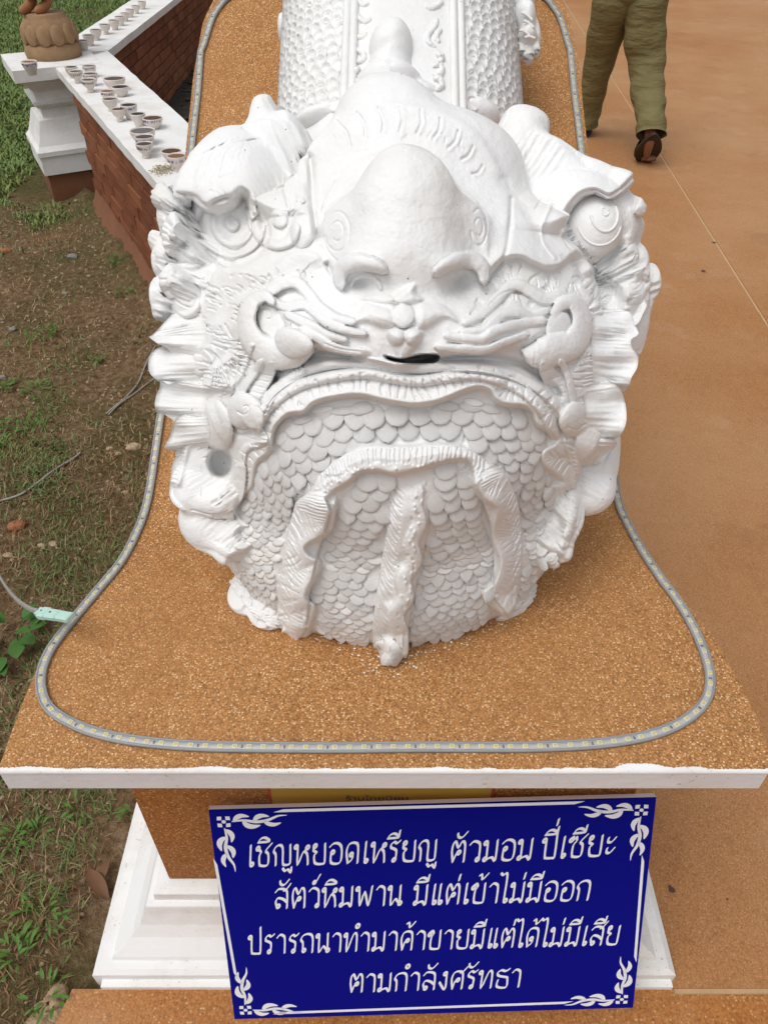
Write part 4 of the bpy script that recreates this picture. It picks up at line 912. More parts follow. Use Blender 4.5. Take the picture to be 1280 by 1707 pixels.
# ---------------- lower lip bands and collar frill
B1L = [(438, 688), (452, 658), (478, 634), (512, 617), (560, 606), (612, 604), (660, 612), (700, 614), (745, 610), (795, 612), (845, 622), (885, 640), (915, 664), (938, 695), (946, 722)]
B2L = [(428, 712), (444, 682), (472, 656), (508, 638), (560, 626), (612, 621), (660, 630), (700, 634), (745, 628), (795, 624), (842, 636), (878, 656), (908, 688), (924, 724)]
stroke(B1L, 9, .009); stroke(B2L, 10, .012); groove([(x, y + 10) for x, y in B1L], 2.2, .004)
c_ = catmull(B2L, 8)
for i in range(6, len(c_) - 6, 3): disc(c_[i, 0], c_[i, 1] + 1, 2.2, 3, (-.003 if i % 2 else .0016), 'soft')
COLL = [(452, 752), (454, 735), (460, 712), (480, 692), (506, 688), (525, 672), (560, 663), (602, 660), (642, 669), (690, 676), (730, 670), (768, 655), (795, 647), (814, 651), (826, 668), (845, 676), (872, 678), (886, 688), (892, 706), (908, 718), (930, 728)]
ledge(COLL, .024, 34, -1, 1.6, stri=.0032, step=15, slen=(8, 32), drop=.002)
# inner throat recess that carries the big scales
disc(670, 715, 200, 40, -.004, 'soft')
# side borders of the scaled chin
ledge([(455, 722), (450, 752), (428, 774), (420, 812), (400, 830), (394, 850), (404, 868), (414, 878), (396, 884), (402, 898), (420, 908), (404, 920), (382, 932), (388, 950)], .016, 34, 1, 1.7, stri=.0034, step=9, slen=(6, 34))
ledge([(932, 722), (926, 738), (904, 752), (906, 776), (936, 802), (908, 812), (907, 832), (934, 862), (935, 882), (900, 898), (908, 912), (938, 928), (925, 945)], .014, 30, -1, 1.7, stri=.0030, step=9, slen=(6, 30))
stroke([(950, 735), (958, 770), (956, 820), (950, 865), (940, 905)], 11, .009); groove([(952, 750), (952, 820), (944, 880)], 1.8, .003)
for t in np.linspace(0, 1, 24): disc(953 - 8 * t * t, 752 + 135 * t, 2.4, 2, -.0022, 'soft')
stroke([(432, 716), (440, 735), (408, 750), (402, 790), (398, 820), (388, 850)], 7, .010); groove([(406, 756), (402, 800), (392, 842), (360, 858), (320, 850)], 1.8, .003)
# ---------------- beard: arched web and the fins hanging from it
plate([(500, 850), (525, 800), (549, 774), (584, 752), (618, 740), (670, 742), (722, 738), (760, 740), (790, 752), (825, 775), (850, 800), (842, 850), (815, 842), (790, 810), (780, 772), (740, 772), (700, 783), (659, 792), (630, 786), (602, 788), (584, 803), (549, 826), (530, 850), (508, 880)], .018, 1.5, 26)
ledge([(530, 855), (549, 828), (584, 804), (602, 789), (630, 787), (659, 793), (700, 783), (740, 771), (775, 768), (788, 785), (792, 812), (812, 838), (830, 850)], .010, 18, -1, 1.4)
c_ = catmull([(530, 800), (560, 775), (600, 755), (660, 752), (720, 750), (775, 752), (820, 785)], 8)
for i in range(2, len(c_) - 1, 1):
    x, y = c_[i]; dx = (x - 665) * .05; j = random.uniform(-2, 2); groove([(x + j, y - 3), (x + j - dx * .4 + random.uniform(-2, 2), y + 10), (x - dx + j, y + random.uniform(16, 26))], 1.7, .0030)
for i in range(4, len(c_) - 4, 5): disc(c_[i, 0], c_[i, 1] + 30, 3, 3, .003, 'soft')
# centre fin
otube('beard_fin', [(687, 798), (684, 850), (672, 920), (660, 985), (650, 1050), (648, 1112)], [30, 36, 34, 32, 30, 20], [-.020, -.004, .004, .006, .006, .008], .95, k=.006)
otube('beard_fin', [(702, 808), (694, 840), (700, 872), (686, 905), (690, 935), (672, 965), (676, 996), (660, 1026), (668, 1060), (656, 1085), (650, 1106)], [10, 11, 13, 14, 14, 14, 10], [-.008, .001, .006, .008, .009, .008, .008], .9, k=.008)
for t in np.linspace(0, 1, 46):
    x = 668 - 34 * t + random.uniform(-3, 3); y = 815 + 285 * t; groove([(x - 12, y - 14), (x - 6, y), (x + 2 + random.uniform(-2, 3), y + random.uniform(8, 14))], 1.7, .0022)
for t in np.linspace(0, 1, 40): disc(702 - 40 * t + random.uniform(-9, 9), 805 + 295 * t, 2.6, random.uniform(3, 5), random.choice((.003, -.003)), 'soft')
for x, y in ((684, 938), (664, 1000), (660, 1060), (650, 1085)): disc(x - 14, y, 12, 9, -.006, 'soft', 60)
# left fin (ruffled towards the middle)
otube('beard_fin', [(528, 822), (512, 880), (498, 940), (490, 1000), (494, 1064)], [30, 30, 27, 25, 18], [-.002, .004, .006, .006, .006], .8, k=.005)
ledge([(562, 822), (560, 850), (553, 884), (530, 900), (510, 912), (516, 925), (534, 936), (528, 960), (514, 985), (512, 998), (526, 1010), (520, 1040), (512, 1068)], .022, 32, 1, 1.6, stri=.0022, step=6, slen=(14, 60))
for t in np.linspace(0, 1, 34):
    x = 500 - 22 * t + random.uniform(-3, 3); y = 850 + 195 * t; groove([(x - 12, y - 14), (x - 3, y), (x + 3, y + 12)], 1.6, .002)
# right fin
otube('beard_fin', [(815, 782), (838, 850), (846, 910), (844, 965), (840, 1012)], [24, 28, 25, 23, 16], [-.002, .004, .006, .006, .006], .8, k=.005)
ledge([(780, 790), (797, 828), (824, 847), (820, 875), (819, 902), (832, 935), (824, 968), (804, 988), (814, 1005), (830, 1022), (812, 1044)], .020, 28, -1, 1.6, stri=.0020, step=6, slen=(12, 52))
for t in np.linspace(0, 1, 30):
    x = 850 + 10 * math.sin(t * 3) + random.uniform(-3, 3); y = 830 + 170 * t; groove([(x + 8, y - 14), (x + 2, y), (x - 3, y + 10)], 1.6, .0028)
# ---------------- bulging tusks and knobs
def pear(pts, w, h): stroke(pts, w, h, 'round')
groove([(392, 640), (384, 690), (398, 725), (425, 718)], 4, .006)
disc(368, 772, 19, 22, -.045, 'flat', -15)
# knobs, volutes, whiskers, tusks: laid over the surface
def spir(x, y, r, a0=0, turns=1.1, cw=1, w=1.8, g=.0026):
    t = np.linspace(0, turns * 2 * math.pi, int(12 * turns)); rr = r * (1 - .8 * t / t[-1]); groove([(x + q * math.cos(a0 + cw * s_), y + q * math.sin(a0 + cw * s_)) for q, s_ in zip(rr, t)], w, g)
otube('nostril', [(645, 453), (626, 442), (597, 436), (575, 443), (566, 460), (570, 482)], [7, 12, 14, 14, 12, 7], .010, 1.0); otube('nostril', [(722, 458), (738, 445), (762, 434), (788, 434), (804, 447), (807, 474)], [7, 11, 13, 14, 12, 7], .012, 1.0)
disc(600, 474, 18, 12, -.006, 'soft'); disc(766, 472, 20, 18, -.008, 'soft')
otube('nostril', [(585, 478), (590, 465), (606, 459), (626, 466), (636, 484)], [3, 4, 4, 4, 3], .002); 
for p, r, l in (([(441, 492), (453, 484), (468, 474), (492, 470), (511, 486), (530, 510), (558, 529), (594, 537)], [7, 8, 8, 8, 8, 8, 7, 5], .006), ([(452, 495), (462, 506), (481, 511), (507, 507), (527, 522), (549, 540), (581, 551), (612, 557)], [5, 6, 7, 7, 7, 6, 6, 4], .007),
                ([(474, 522), (497, 532), (520, 543), (544, 558), (580, 568)], [5, 7, 7, 6, 4], .006), ([(500, 546), (530, 563), (549, 576), (575, 584), (607, 588), (645, 594)], [6, 7, 7, 6, 6, 4], .005),
                ([(771, 539), (788, 532), (804, 522), (827, 500), (843, 482), (863, 475), (886, 486), (909, 498), (940, 490)], [5, 6, 7, 8, 8, 8, 8, 8, 7], .005), ([(765, 553), (804, 552), (823, 537), (841, 522), (865, 521), (888, 528), (915, 515)], [5, 7, 7, 7, 7, 7, 5], .005),
                ([(741, 560), (771, 565), (804, 567), (827, 551), (863, 541), (912, 533)], [5, 7, 8, 7, 7, 5], .006), ([(725, 578), (771, 582), (809, 583), (841, 571), (880, 557)], [5, 7, 7, 6, 5], .005)):
    otube('whisker', p, [q_ * 1.22 for q_ in r], l, .75); 
for p in ([(470, 481), (490, 478), (508, 494), (526, 515)], [(815, 506), (836, 487), (858, 480)], [(790, 574), (815, 572), (835, 562)], [(540, 570), (565, 579), (600, 584)]): groove([(x, y + 2) for x, y in p], 1.3, .0016)
otube('volute', [(456, 508), (444, 494), (424, 500), (412, 524), (414, 552), (430, 576), (458, 588), (490, 585), (522, 584)], [6, 11, 14, 16, 20, 25, 29, 28, 15], [.010] * 9, .85, k=.002)
oball('volute', 450, 536, 22, 34, .004, .004, -25, k=.002); spir(444, 528, 22, 2.3, .8, 1); groove([(431, 508), (428, 530), (436, 552), (452, 562)], 1.8, .003)
oball('volute', 490, 572, 34, 24, .006, .010, 25, k=.006)
otube('volute', [(920, 530), (934, 509), (954, 503), (968, 522), (969, 548), (955, 572), (925, 582), (895, 590), (872, 584)], [6, 11, 14, 16, 20, 25, 28, 25, 14], [.010] * 9, .85, k=.002)
oball('volute', 930, 545, 20, 28, .004, .004, 20, k=.002); groove([(948, 520), (952, 540), (944, 556)], 1.6, .002)
oball('nose_stud', 672, 526, 20, 20, .004, .005)
otube('strut', [(436, 600), (426, 620), (410, 642), (398, 664)], [7, 6, 6, 6], .006); otube('strut', [(452, 604), (444, 624), (430, 650), (420, 672)], [12, 14, 12, 9], .002, .6)
for t in (.2, .4, .6, .8): groove([(436 - 30 * t, 612 + 48 * t), (458 - 26 * t, 616 + 52 * t)], 1.4, .0018)
otube('strut', [(905, 604), (920, 634), (936, 670)], [13, 15, 14], .002, .6); otube('strut', [(934, 600), (948, 632), (956, 672)], [6, 6, 6], .006)
for t in (.15, .4, .65, .85): groove([(895 + 30 * t, 612 + 56 * t), (922 + 26 * t, 606 + 56 * t)], 1.4, .0018)
q = catmull([(420, 575), (412, 600), (400, 628), (384, 648), (350, 668)], 6)
for i in range(0, len(q) - 1): disc(q[i, 0], q[i, 1], 5, 3.4, .003, 'dome')
oball('knob', 407, 684, 30, 30, .010, .018); oball('knob', 423, 696, 18, 20, .004, .008, k=.006); spir(408, 680, 13, 2.6, .7, -1)
oball('knob', 958, 700, 27, 30, .008, .018); groove([(946, 712), (962, 716), (974, 706)], 1.6, .002)
oball('tusk', 360, 708, 28, 44, .006, .024, -10); oball('tusk', 984, 738, 27, 40, .006, .022, 12)
groove([(334, 750), (346, 744), (362, 752)], 2, .003); groove([(338, 764), (350, 760)], 1.6, .002)
otube('tusk', [(372, 842), (388, 830), (398, 800), (402, 770)], [14, 16, 12, 8], .002, .6, k=.004)
for nm, P_ in (('ear', [(415, 165), (445, 165), (500, 210), (515, 270), (470, 270), (405, 235)]), ('ear', [(838, 185), (885, 178), (920, 205), (910, 250), (880, 270), (842, 260)]), ('nose', [(545, 300), (585, 250), (640, 240), (720, 250), (770, 300), (800, 390), (790, 430), (730, 440), (700, 500), (650, 500), (640, 440), (570, 430), (538, 390)]),
              ('tusk', [(305, 760), (340, 752), (352, 790), (395, 810), (385, 855), (335, 860), (295, 820)]), ('tusk', [(945, 800), (1000, 775), (1030, 790), (1026, 830), (985, 862), (945, 850)]), ('lower_lip', [(432, 716), (440, 680), (478, 634), (560, 598), (700, 606), (800, 604), (885, 634), (938, 690), (946, 722), (924, 728), (908, 690), (842, 646), (700, 642), (560, 636), (480, 664), (448, 712)]),
              ('collar', [(448, 745), (460, 700), (480, 670), (560, 640), (700, 646), (842, 648), (906, 696), (930, 730), (900, 718), (872, 680), (826, 668), (795, 648), (690, 676), (602, 660), (525, 672), (480, 692)]), ('beard_web', [(500, 850), (525, 800), (549, 774), (584, 752), (618, 740), (670, 742), (722, 738), (760, 740), (790, 752), (825, 775), (850, 800), (842, 850), (815, 842), (790, 810), (780, 772), (740, 772), (700, 783), (659, 792), (630, 786), (602, 788), (584, 803), (549, 826), (530, 850), (508, 880)])):
    sl_, sd_ = poly_mask(P_); M_ = (sd_ > 0) & (LAB[sl_] == 0); LAB[sl_][M_] = lab(nm)
# general hand-modelled unevenness
H += ((vn(46, 41) - .5) * .003 + (vn(19, 42) - .5) * .0012 + (vn(8, 43) - .5) * .0005 + (vn(4, 44) - .5) * .0003).astype(np.float32)
# light smoothing of the relief (paint thickness)
def blur(A, n=1):
    for _ in range(n):
        A = (A + np.roll(A, 1, 0) + np.roll(A, -1, 0)) / 3; A = (A + np.roll(A, 1, 1) + np.roll(A, -1, 1)) / 3
    return A
H = H + .6 * (H - blur(H.copy(), 2)) ; H = (H + blur(H.copy(), 1)) / 2
# ---------------- closed head surface: star-shaped about an inner centre, finer towards the front
HC = np.array([.018, .875, 1.06]); ax = CAM - HC; ax = ax / np.linalg.norm(ax); e1 = np.cross(ax, [0, 0, 1.]); e1 /= np.linalg.norm(e1); e2 = np.cross(e1, ax)
NG = 920; u = np.linspace(-1, 1, NG); UU, VV = np.meshgrid(u, u, indexing='ij')
DX = UU * np.sqrt(1 - VV ** 2 / 2); DY = VV * np.sqrt(1 - UU ** 2 / 2); rho = np.sqrt(DX ** 2 + DY ** 2); az = np.arctan2(DY, DX); th = 1.95 * (.70 * rho + .30 * rho ** 3)
DIR = np.cos(th)[..., None] * ax + np.sin(th)[..., None] * (np.cos(az)[..., None] * e1 + np.sin(az)[..., None] * e2)
DIR = DIR.reshape(-1, 3)
def radial(D):
    t = np.full(len(D), .42)
    for _ in range(34): s = sdf(HC + D * t[:, None]); t = t - s * .85
    return t
# march on a coarser grid, then interpolate (the base is smooth)
NCO = 220; idx = np.linspace(0, NG - 1, NCO).round().astype(int)
Dg = DIR.reshape(NG, NG, 3); tr = radial(Dg[np.ix_(idx, idx)].reshape(-1, 3)).reshape(NCO, NCO)
tmp = np.stack([np.interp(np.arange(NG), idx, tr[:, k]) for k in range(NCO)], 1); R0 = np.stack([np.interp(np.arange(NG), idx, tmp[k]) for k in range(NG)], 0).ravel()
Pb = HC + DIR * R0[:, None]
gpx, gpy, gd = proj(Pb)
eps = 1e-3; Nb = np.stack([sdf(Pb + np.eye(3)[i] * eps) - sdf(Pb - np.eye(3)[i] * eps) for i in range(3)], -1); Nb /= np.linalg.norm(Nb, axis=1)[:, None] + 1e-9
vd = CAM - Pb; vd /= np.linalg.norm(vd, axis=1)[:, None]; facing = (Nb * vd).sum(1)
fade = np.clip((facing - .04) / .22, 0, 1)
inside = (gpx > X0 + 2) & (gpx < X1 - 3) & (gpy > Yp0 + 2) & (gpy < Yp1 - 3)
rq = (Nb * DIR).sum(1); fq = np.clip((facing - .12) / .25, 0, 1) * np.clip((rq - .30) / .25, 0, 1); hv = (bil(H, gpx, gpy, 1) * fq + bil(blur(H.copy(), 3), gpx, gpy, 1) * (1 - fq)) * fade * inside
# relief is worked towards the front where the base faces it, outwards along the rim
rr_ = -ray(gpx, gpy); rr_ /= np.linalg.norm(rr_, axis=1)[:, None]; wt = np.clip((facing - .08) / .30, 0, 1)[:, None]
dirn = rr_ * wt + Nb * (1 - wt); dirn /= np.linalg.norm(dirn, axis=1)[:, None]
Ph = Pb + dirn * hv[:, None]; Ph[:, 2] = np.maximum(Ph[:, 2], .809)
Vh = Ph - SL; Fh = grid_faces(NG, NG)
# back cap
ring = np.concatenate([np.arange(NG), NG * np.arange(1, NG) + NG - 1, (NG - 1) * NG + np.arange(NG - 2, -1, -1), NG * np.arange(NG - 2, 0, -1)])
bc = (HC - ax * .22) - SL; Vh = np.vstack([Vh, bc]); ci = len(Vh) - 1
fl = Fh.tolist() if False else None
# outward orientation and smooth normals of the whole, then split by label into parts
tri = Vh[Fh[:, 0]]; fn = np.cross(Vh[Fh[:, 2]] - Vh[Fh[:, 0]], Vh[Fh[:, 3]] - Vh[Fh[:, 1]]); mid = Vh[Fh].mean(1) + SL - HC
if (np.einsum('ij,ij->i', fn, mid) > 0).mean() < .5: Fh = Fh[:, ::-1].copy(); fn = -fn
vnm = np.zeros_like(Vh)
for k_ in range(4): np.add.at(vnm, Fh[:, k_], fn)
vnm /= np.linalg.norm(vnm, axis=1)[:, None] + 1e-12
fi = Fh[:, 0]; lx = np.clip((gpx[fi] - X0).round().astype(int), 0, Wd - 1); ly = np.clip((gpy[fi] - Yp0).round().astype(int), 0, Hd - 1); flab = np.where((fade[fi] > .05) & inside[fi], LAB[ly, lx], 0)
def head_part(name, F, parent):
    ids, inv_ = np.unique(F, return_inverse=True); F2 = inv_.reshape(F.shape).astype(np.int32); o = mesh_obj(name, Vh[ids], F2, PLASTER, parent); o.data.normals_split_custom_set_from_vertices(vnm[ids].tolist()); return o
def islands(F):
    """connected pieces of a face set"""
    ids, inv_ = np.unique(F, return_inverse=True); F2 = inv_.reshape(F.shape); lbl = np.arange(len(ids))
    for _ in range(400):
        m = lbl[F2].min(1); new = lbl.copy(); 
        for k_ in range(4): np.minimum.at(new, F2[:, k_], m)
        new = new[new]
        if (new == lbl).all(): break
        lbl = new
    return lbl[F2[:, 0]]
small = []
for li in range(1, len(LN)):
    F_ = Fh[flab == li]
    if not len(F_): continue
    isl = islands(F_); 
    for u_ in np.unique(isl):
        G_ = F_[isl == u_]
        if len(G_) < 120: small.append(G_); continue
        head_part(LN[li], G_, sta)
head = head_part('head', np.concatenate([Fh[flab == 0]] + small), sta)
capV = np.vstack([Ph[ring] - SL, bc]); capF = [(i, len(ring), (i + 1) % len(ring)) for i in range(len(ring))]
mesh_obj('back_of_head', capV, capF, PLASTER, sta)
# ---------------- surveying helpers on the finished relief
Hs = blur(H.copy(), 3)
def SP(px, py, lift=0.0):
    """point above the finished relief"""
    px = np.asarray(px, float); py = np.asarray(py, float); d = bil(DM, px, py) - np.clip(bil(Hs, px, py, 1), -.02, .05) - lift
    return PT(px, py, d)
def tube(name, pts, r, lift=0.0, seg=12, flat=1.0, sub=6, mat=PLASTER, jit=.0006, base=False):
    p = catmull(np.array(pts, float), sub); n = len(p); L = lift if np.isscalar(lift) else np.interp(np.linspace(0, 1, n), np.linspace(0, 1, len(lift)), lift)
    rr = np.full(n, float(r)) if np.isscalar(r) else np.interp(np.linspace(0, 1, n), np.linspace(0, 1, len(r)), r)
    d = bil(DM, p[:, 0], p[:, 1]) - (0 if base else 1) * np.clip(bil(Hs, p[:, 0], p[:, 1], 1), -.02, .05)
    d = np.convolve(np.pad(d, 3, 'edge'), np.ones(7) / 7, 'valid') - L
    C = PT(p[:, 0], p[:, 1], d); rad = rr * d / FPX
    e = np.linspace(0, 1, n); cap = np.minimum(1, np.sqrt(np.clip(np.minimum(e, 1 - e) * n / 2.5 + .12, 0, 1))); rad = rad * cap
    V, F = sweep(C, rad, seg, flat, up=-ray(p[:, 0], p[:, 1])); V = V + RNG.normal(0, jit, V.shape)
    return mesh_obj(name, V - SL, F, mat, sta)
def ball(name, x, y, rx, ry, lift=0.0, rd=None, rot=0, nu=28, nv=18):
    d = d_map(x, y) - lift; a = math.radians(rot); rxm, rym = rx * d / FPX, ry * d / FPX; rd = rd or min(rxm, rym)
    V, F = ellipsoid((0, 0, 0), (rxm, rym, rd), None, nu, nv); ang = np.arctan2(V[:, 1], V[:, 0]); V = V * (1 + .03 * np.sin(3 * ang + x) + .02 * np.sin(5 * V[:, 2] / rd + y))[:, None]
    V = V @ (CAMR @ rotz(-a)).T + PT(x, y, d)
    return mesh_obj(name, V - SL, F, PLASTER, sta)
def d_map(x, y): return float(bil(DM, x, y)) - float(np.clip(bil(Hs, x, y, 1), -.02, .03))
def sheet(name, edge, root, el=.02, rl=-.01, th=.005, n=8, rows=7, curl=.0, stri=.0012, ed=None):
    """modelled leaf of plaster between a root line and a free wavy edge; closed, with thickness"""
    E_ = catmull(np.array(edge, float), n); R_ = np.array(root, float); R_ = catmull(R_, n) if len(R_) > 2 else R_
    m = len(E_); R_ = np.stack([np.interp(np.linspace(0, 1, m), np.linspace(0, 1, len(R_)), R_[:, k]) for k in (0, 1)], 1)
    elv = np.full(m, el) if np.isscalar(el) else np.interp(np.linspace(0, 1, m), np.linspace(0, 1, len(el)), el)
    rd_ = bil(DM, R_[:, 0], R_[:, 1]) - np.clip(bil(Hs, R_[:, 0], R_[:, 1], 1), -.02, .05) - rl
    e_d = (bil(DM, E_[:, 0], E_[:, 1]) if ed is None else rd_ + ed) - elv
    k9 = np.ones(9) / 9; rd_ = np.convolve(np.pad(rd_, 4, 'edge'), k9, 'valid'); e_d = np.convolve(np.pad(e_d, 4, 'edge'), k9, 'valid')
    V = []
    for sgn in (0, 1):
        for r in range(rows):
            t = r / (rows - 1); p = R_ * (1 - t) + E_ * t; d = rd_ * (1 - t) + e_d * t - curl * math.sin(math.pi * t)
            am = np.arange(m); wob = stri * 2.4 * (np.abs(vnoise(am * .55 + 1.2 * t, am * 0. + m, 1, 55) - .5) * 2 - .4) * (.25 + math.sin(math.pi * min(1, t * 1.05))) + .006 * np.sin(am * .22 + 3 * t) * t if sgn == 0 else .006 * np.sin(am * .22 + 3 * t) * t
            V.append(PT(p[:, 0], p[:, 1], d + sgn * th * (1 - .45 * t) + wob))
    V = np.concatenate(V).reshape(-1, 3); F = [tuple(f) for f in grid_faces(rows, m).tolist()]; N = rows * m
    Fb = [tuple(N + i for i in f[::-1]) for f in F]; q = (rows - 1) * m; Fs = [(q + i + 1, q + i, N + q + i, N + q + i + 1) for i in range(m - 1)] + [(i, i + 1, N + i + 1, N + i) for i in range(m - 1)]
    for r in range(rows - 1): a, b = r * m, (r + 1) * m; Fs += [(b, a, N + a, N + b), (a + m - 1, b + m - 1, N + b + m - 1, N + a + m - 1)]
    return mesh_obj(name, V - SL, F + Fb + Fs, PLASTER, sta)
# ---------------- separately modelled pieces of the face
# right eyeball, set into its socket as a piece of its own
dR_ = float(bil(DM, 991, 377)) + .017; eR = np.array([46 * dR_ / FPX, 50 * dR_ / FPX, .024]); cR = PT(991, 377, dR_)
V, F = ellipsoid((0, 0, 0), (eR[1], eR[2], eR[0]), None, 40, 28); V = V[:, [2, 0, 1]]      # poles at the sides
mesh_obj('eye', V @ CAMR.T + cR - SL, F, PLASTER, sta)
for (ox, oy, r1, r2, a0, a1, rad) in ((8, -10, 23, 30, -.5, math.pi * .95, .0017), (2, -4, 37, 43, .3, math.pi * .9, .0013), (8, -12, 6, 7, 0, 6.0, .0011)):
    tt = np.linspace(a0, a1, 26); u = (ox + r1 * np.cos(tt)) * dR_ / FPX; v = -(oy + r2 * np.sin(tt)) * dR_ / FPX; zz = -eR[2] * np.sqrt(np.clip(1 - (u / eR[0]) ** 2 - (v / eR[1]) ** 2, 0, 1)); C = cR + np.stack([u, v, zz], 1) @ CAMR.T
    V, F = sweep(C, rad, 8, up=-FV); mesh_obj('eye_ring', V - SL, F, PLASTER, sta)
# frill leaves on the outline (left, top to bottom; then right)
dL2 = lambda p: bil(DM, p[0], p[1])
LEAVES = [([(300, 512), (280, 530), (262, 550), (250, 560), (249, 562), (262, 572), (276, 580), (292, 598)], [(335, 515), (345, 550), (335, 600)], .028), ([(278, 575), (262, 580), (250, 592), (247, 606), (250, 622), (262, 634), (276, 642), (282, 654), (300, 655)], [(325, 570), (340, 615), (330, 660)], .03),
    ([(292, 640), (280, 640), (268, 634), (266, 646), (260, 660), (258, 676), (262, 688), (276, 692), (290, 702), (306, 720)], [(340, 630), (345, 670), (335, 715)], .026), ([(306, 690), (292, 700), (286, 712), (282, 728), (274, 744), (276, 748), (290, 752), (304, 762), (312, 775)], [(345, 690), (350, 730), (340, 775)], .026),
    ([(300, 752), (288, 772), (284, 800), (282, 822), (288, 838), (302, 850)], [(335, 755), (335, 800), (335, 850)], .02),
    ([(1030, 515), (1050, 520), (1058, 540), (1064, 556), (1052, 566), (1054, 580), (1063, 592), (1062, 612), (1052, 630), (1048, 645), (1034, 656), (1018, 660)], [(990, 515), (985, 580), (990, 660)], .028), ([(1012, 632), (1032, 646), (1040, 664), (1044, 686), (1043, 706), (1036, 722), (1024, 732), (1006, 738)], [(970, 640), (975, 690), (970, 740)], .026),
    ([(1005, 730), (1026, 734), (1026, 744), (1014, 756), (1004, 768), (990, 775)], [(970, 720), (968, 770)], .024), ([(1046, 505), (1068, 498), (1078, 506), (1072, 522), (1062, 540), (1042, 548)], [(1010, 500), (1005, 550)], .026)]
for edge, root, e in LEAVES: sheet('frill', edge, root, el=.006, rl=.0, th=.006, curl=-.008, ed=e, stri=.0012, rows=10)
# ---------------- scales
def scale_mesh():
    """rounded overlapping scale in the xy plane, free edge towards -y, about 1 unit across"""
    V = [(0, .10, .30)]; n = 12
    ring1 = []; 
    for k in range(n):
        a = 2 * math.pi * k / n; x, y = math.cos(a), math.sin(a); s = 1.0 if y < 0 else .9
        ring1.append((.50 * x, .52 * y * s, .02 + (.15 if y < .2 else 0)))
    r0 = [(.36 * math.cos(2 * math.pi * k / n), .38 * math.sin(2 * math.pi * k / n) , .25) for k in range(n)]
    r2 = [(.50 * math.cos(2 * math.pi * k / n), .52 * math.sin(2 * math.pi * k / n), -.20) for k in range(n)]
    V += r0 + ring1 + r2; F = []
    for k in range(n):
        k2 = (k + 1) % n; F.append((0, 1 + k, 1 + k2)); F.append((1 + k, 1 + n + k, 1 + n + k2, 1 + k2)); F.append((1 + n + k, 1 + 2 * n + k, 1 + 2 * n + k2, 1 + n + k2))
    return np.array(V), F
SVv, SFf = scale_mesh(); SME = []
for q in range(4):
    me = bpy.data.meshes.new('scale'); me.from_pydata((SVv + np.random.default_rng(q).normal(0, .022, SVv.shape)).tolist(), [], SFf); me.polygons.foreach_set('use_smooth', np.ones(len(me.polygons), bool)); me.materials.append(PLASTER); SME.append(me)
def chinmask(x, y):
    """True where the chin shows scales (between collar, side frills, web and fins)"""
    if y > np.interp(x, [380, 430, 470, 520, 640, 720, 820, 870, 935], [975, 1030, 1052, 1074, 1086, 1092, 1062, 1020, 945]): return False
    ytop = np.interp(x, [385, 400, 430, 455, 480, 520, 640, 700, 790, 830, 890, 905, 940], [925, 850, 770, 715, 690, 675, 664, 672, 648, 668, 690, 735, 800])
    if y < ytop + 9: return False
    xl_ = np.interp(y, [700, 760, 820, 880, 930, 1000], [450, 425, 398, 396, 380, 395]); xr_ = np.interp(y, [700, 750, 800, 860, 900, 935], [900, 905, 915, 920, 905, 925])
    if x < xl_ or x > xr_: return False
    # web
    ya = np.interp(x, [500, 525, 549, 584, 618, 680, 760, 790, 825, 850], [850, 800, 774, 752, 741, 742, 742, 752, 775, 800]); yb = np.interp(x, [500, 530, 549, 584, 602, 630, 659, 700, 740, 780, 792, 815, 850], [880, 850, 830, 806, 792, 788, 794, 785, 773, 772, 812, 842, 850])
    if 500 < x < 850 and ya < y < yb: return False
    fx = np.interp(y, [790, 900, 1000, 1100], [690, 678, 656, 648]); 
    if abs(x - fx) < np.interp(y, [790, 1000, 1100], [36, 28, 22]) and y > 785: return False
    lx = np.interp(y, [830, 900, 1000, 1060], [516, 506, 494, 496])
    if abs(x - lx) < np.interp(y, [830, 900, 1000], [26, 26, 22]) and y > 825: return False
    rx = np.interp(y, [800, 850, 910, 1010], [822, 838, 846, 838])
    if abs(x - rx) < np.interp(y, [800, 900, 1000], [18, 22, 18]) and y > 795: return False
    return True
SCL = []
XS = np.linspace(380, 940, 141)
ytopf = lambda x: np.interp(x, [380, 430, 480, 560, 660, 760, 850, 900, 940], [800, 735, 695, 672, 664, 664, 672, 690, 730])
ybotf = lambda x: np.interp(x, [380, 430, 520, 640, 720, 820, 870, 940], [982, 1033, 1075, 1090, 1094, 1064, 1020, 942])
yc = 668.; row = 0; y_list = []
while yc < 1096:
    y_list.append(yc); P0 = SP(666, yc); P1 = SP(666, yc + 4); g = np.linalg.norm(P1 - P0) / 4; t = (yc - 664) / 420
    pitch = .0158 - .0062 * t; yc += min(26, pitch / max(g, 1e-4) * .92)
def facing_at(x, y):
    dxv = PT(x + 4, y, bil(DM, x + 4, y)) - PT(x - 4, y, bil(DM, x - 4, y)); dyv = PT(x, y + 4, bil(DM, x, y + 4)) - PT(x, y - 4, bil(DM, x, y - 4)); n = np.cross(dxv, dyv); n /= np.linalg.norm(n); v = CAM - PT(x, y, bil(DM, x, y)); v /= np.linalg.norm(v); return abs(float(n @ v)), (n if n @ v > 0 else -n)
def rowy(t, x): return (1 - t) * ytopf(x) + t * ybotf(x)
ts_ = [(y0 - 664) / 420 for y0 in y_list]; ts_.append(ts_[-1] * 2 - ts_[-2])
BD = lambda x, y: PT(np.asarray(x, float), np.asarray(y, float), bil(DM, x, y) - np.clip(bil(Hs, x, y, 1), -.02, .05))
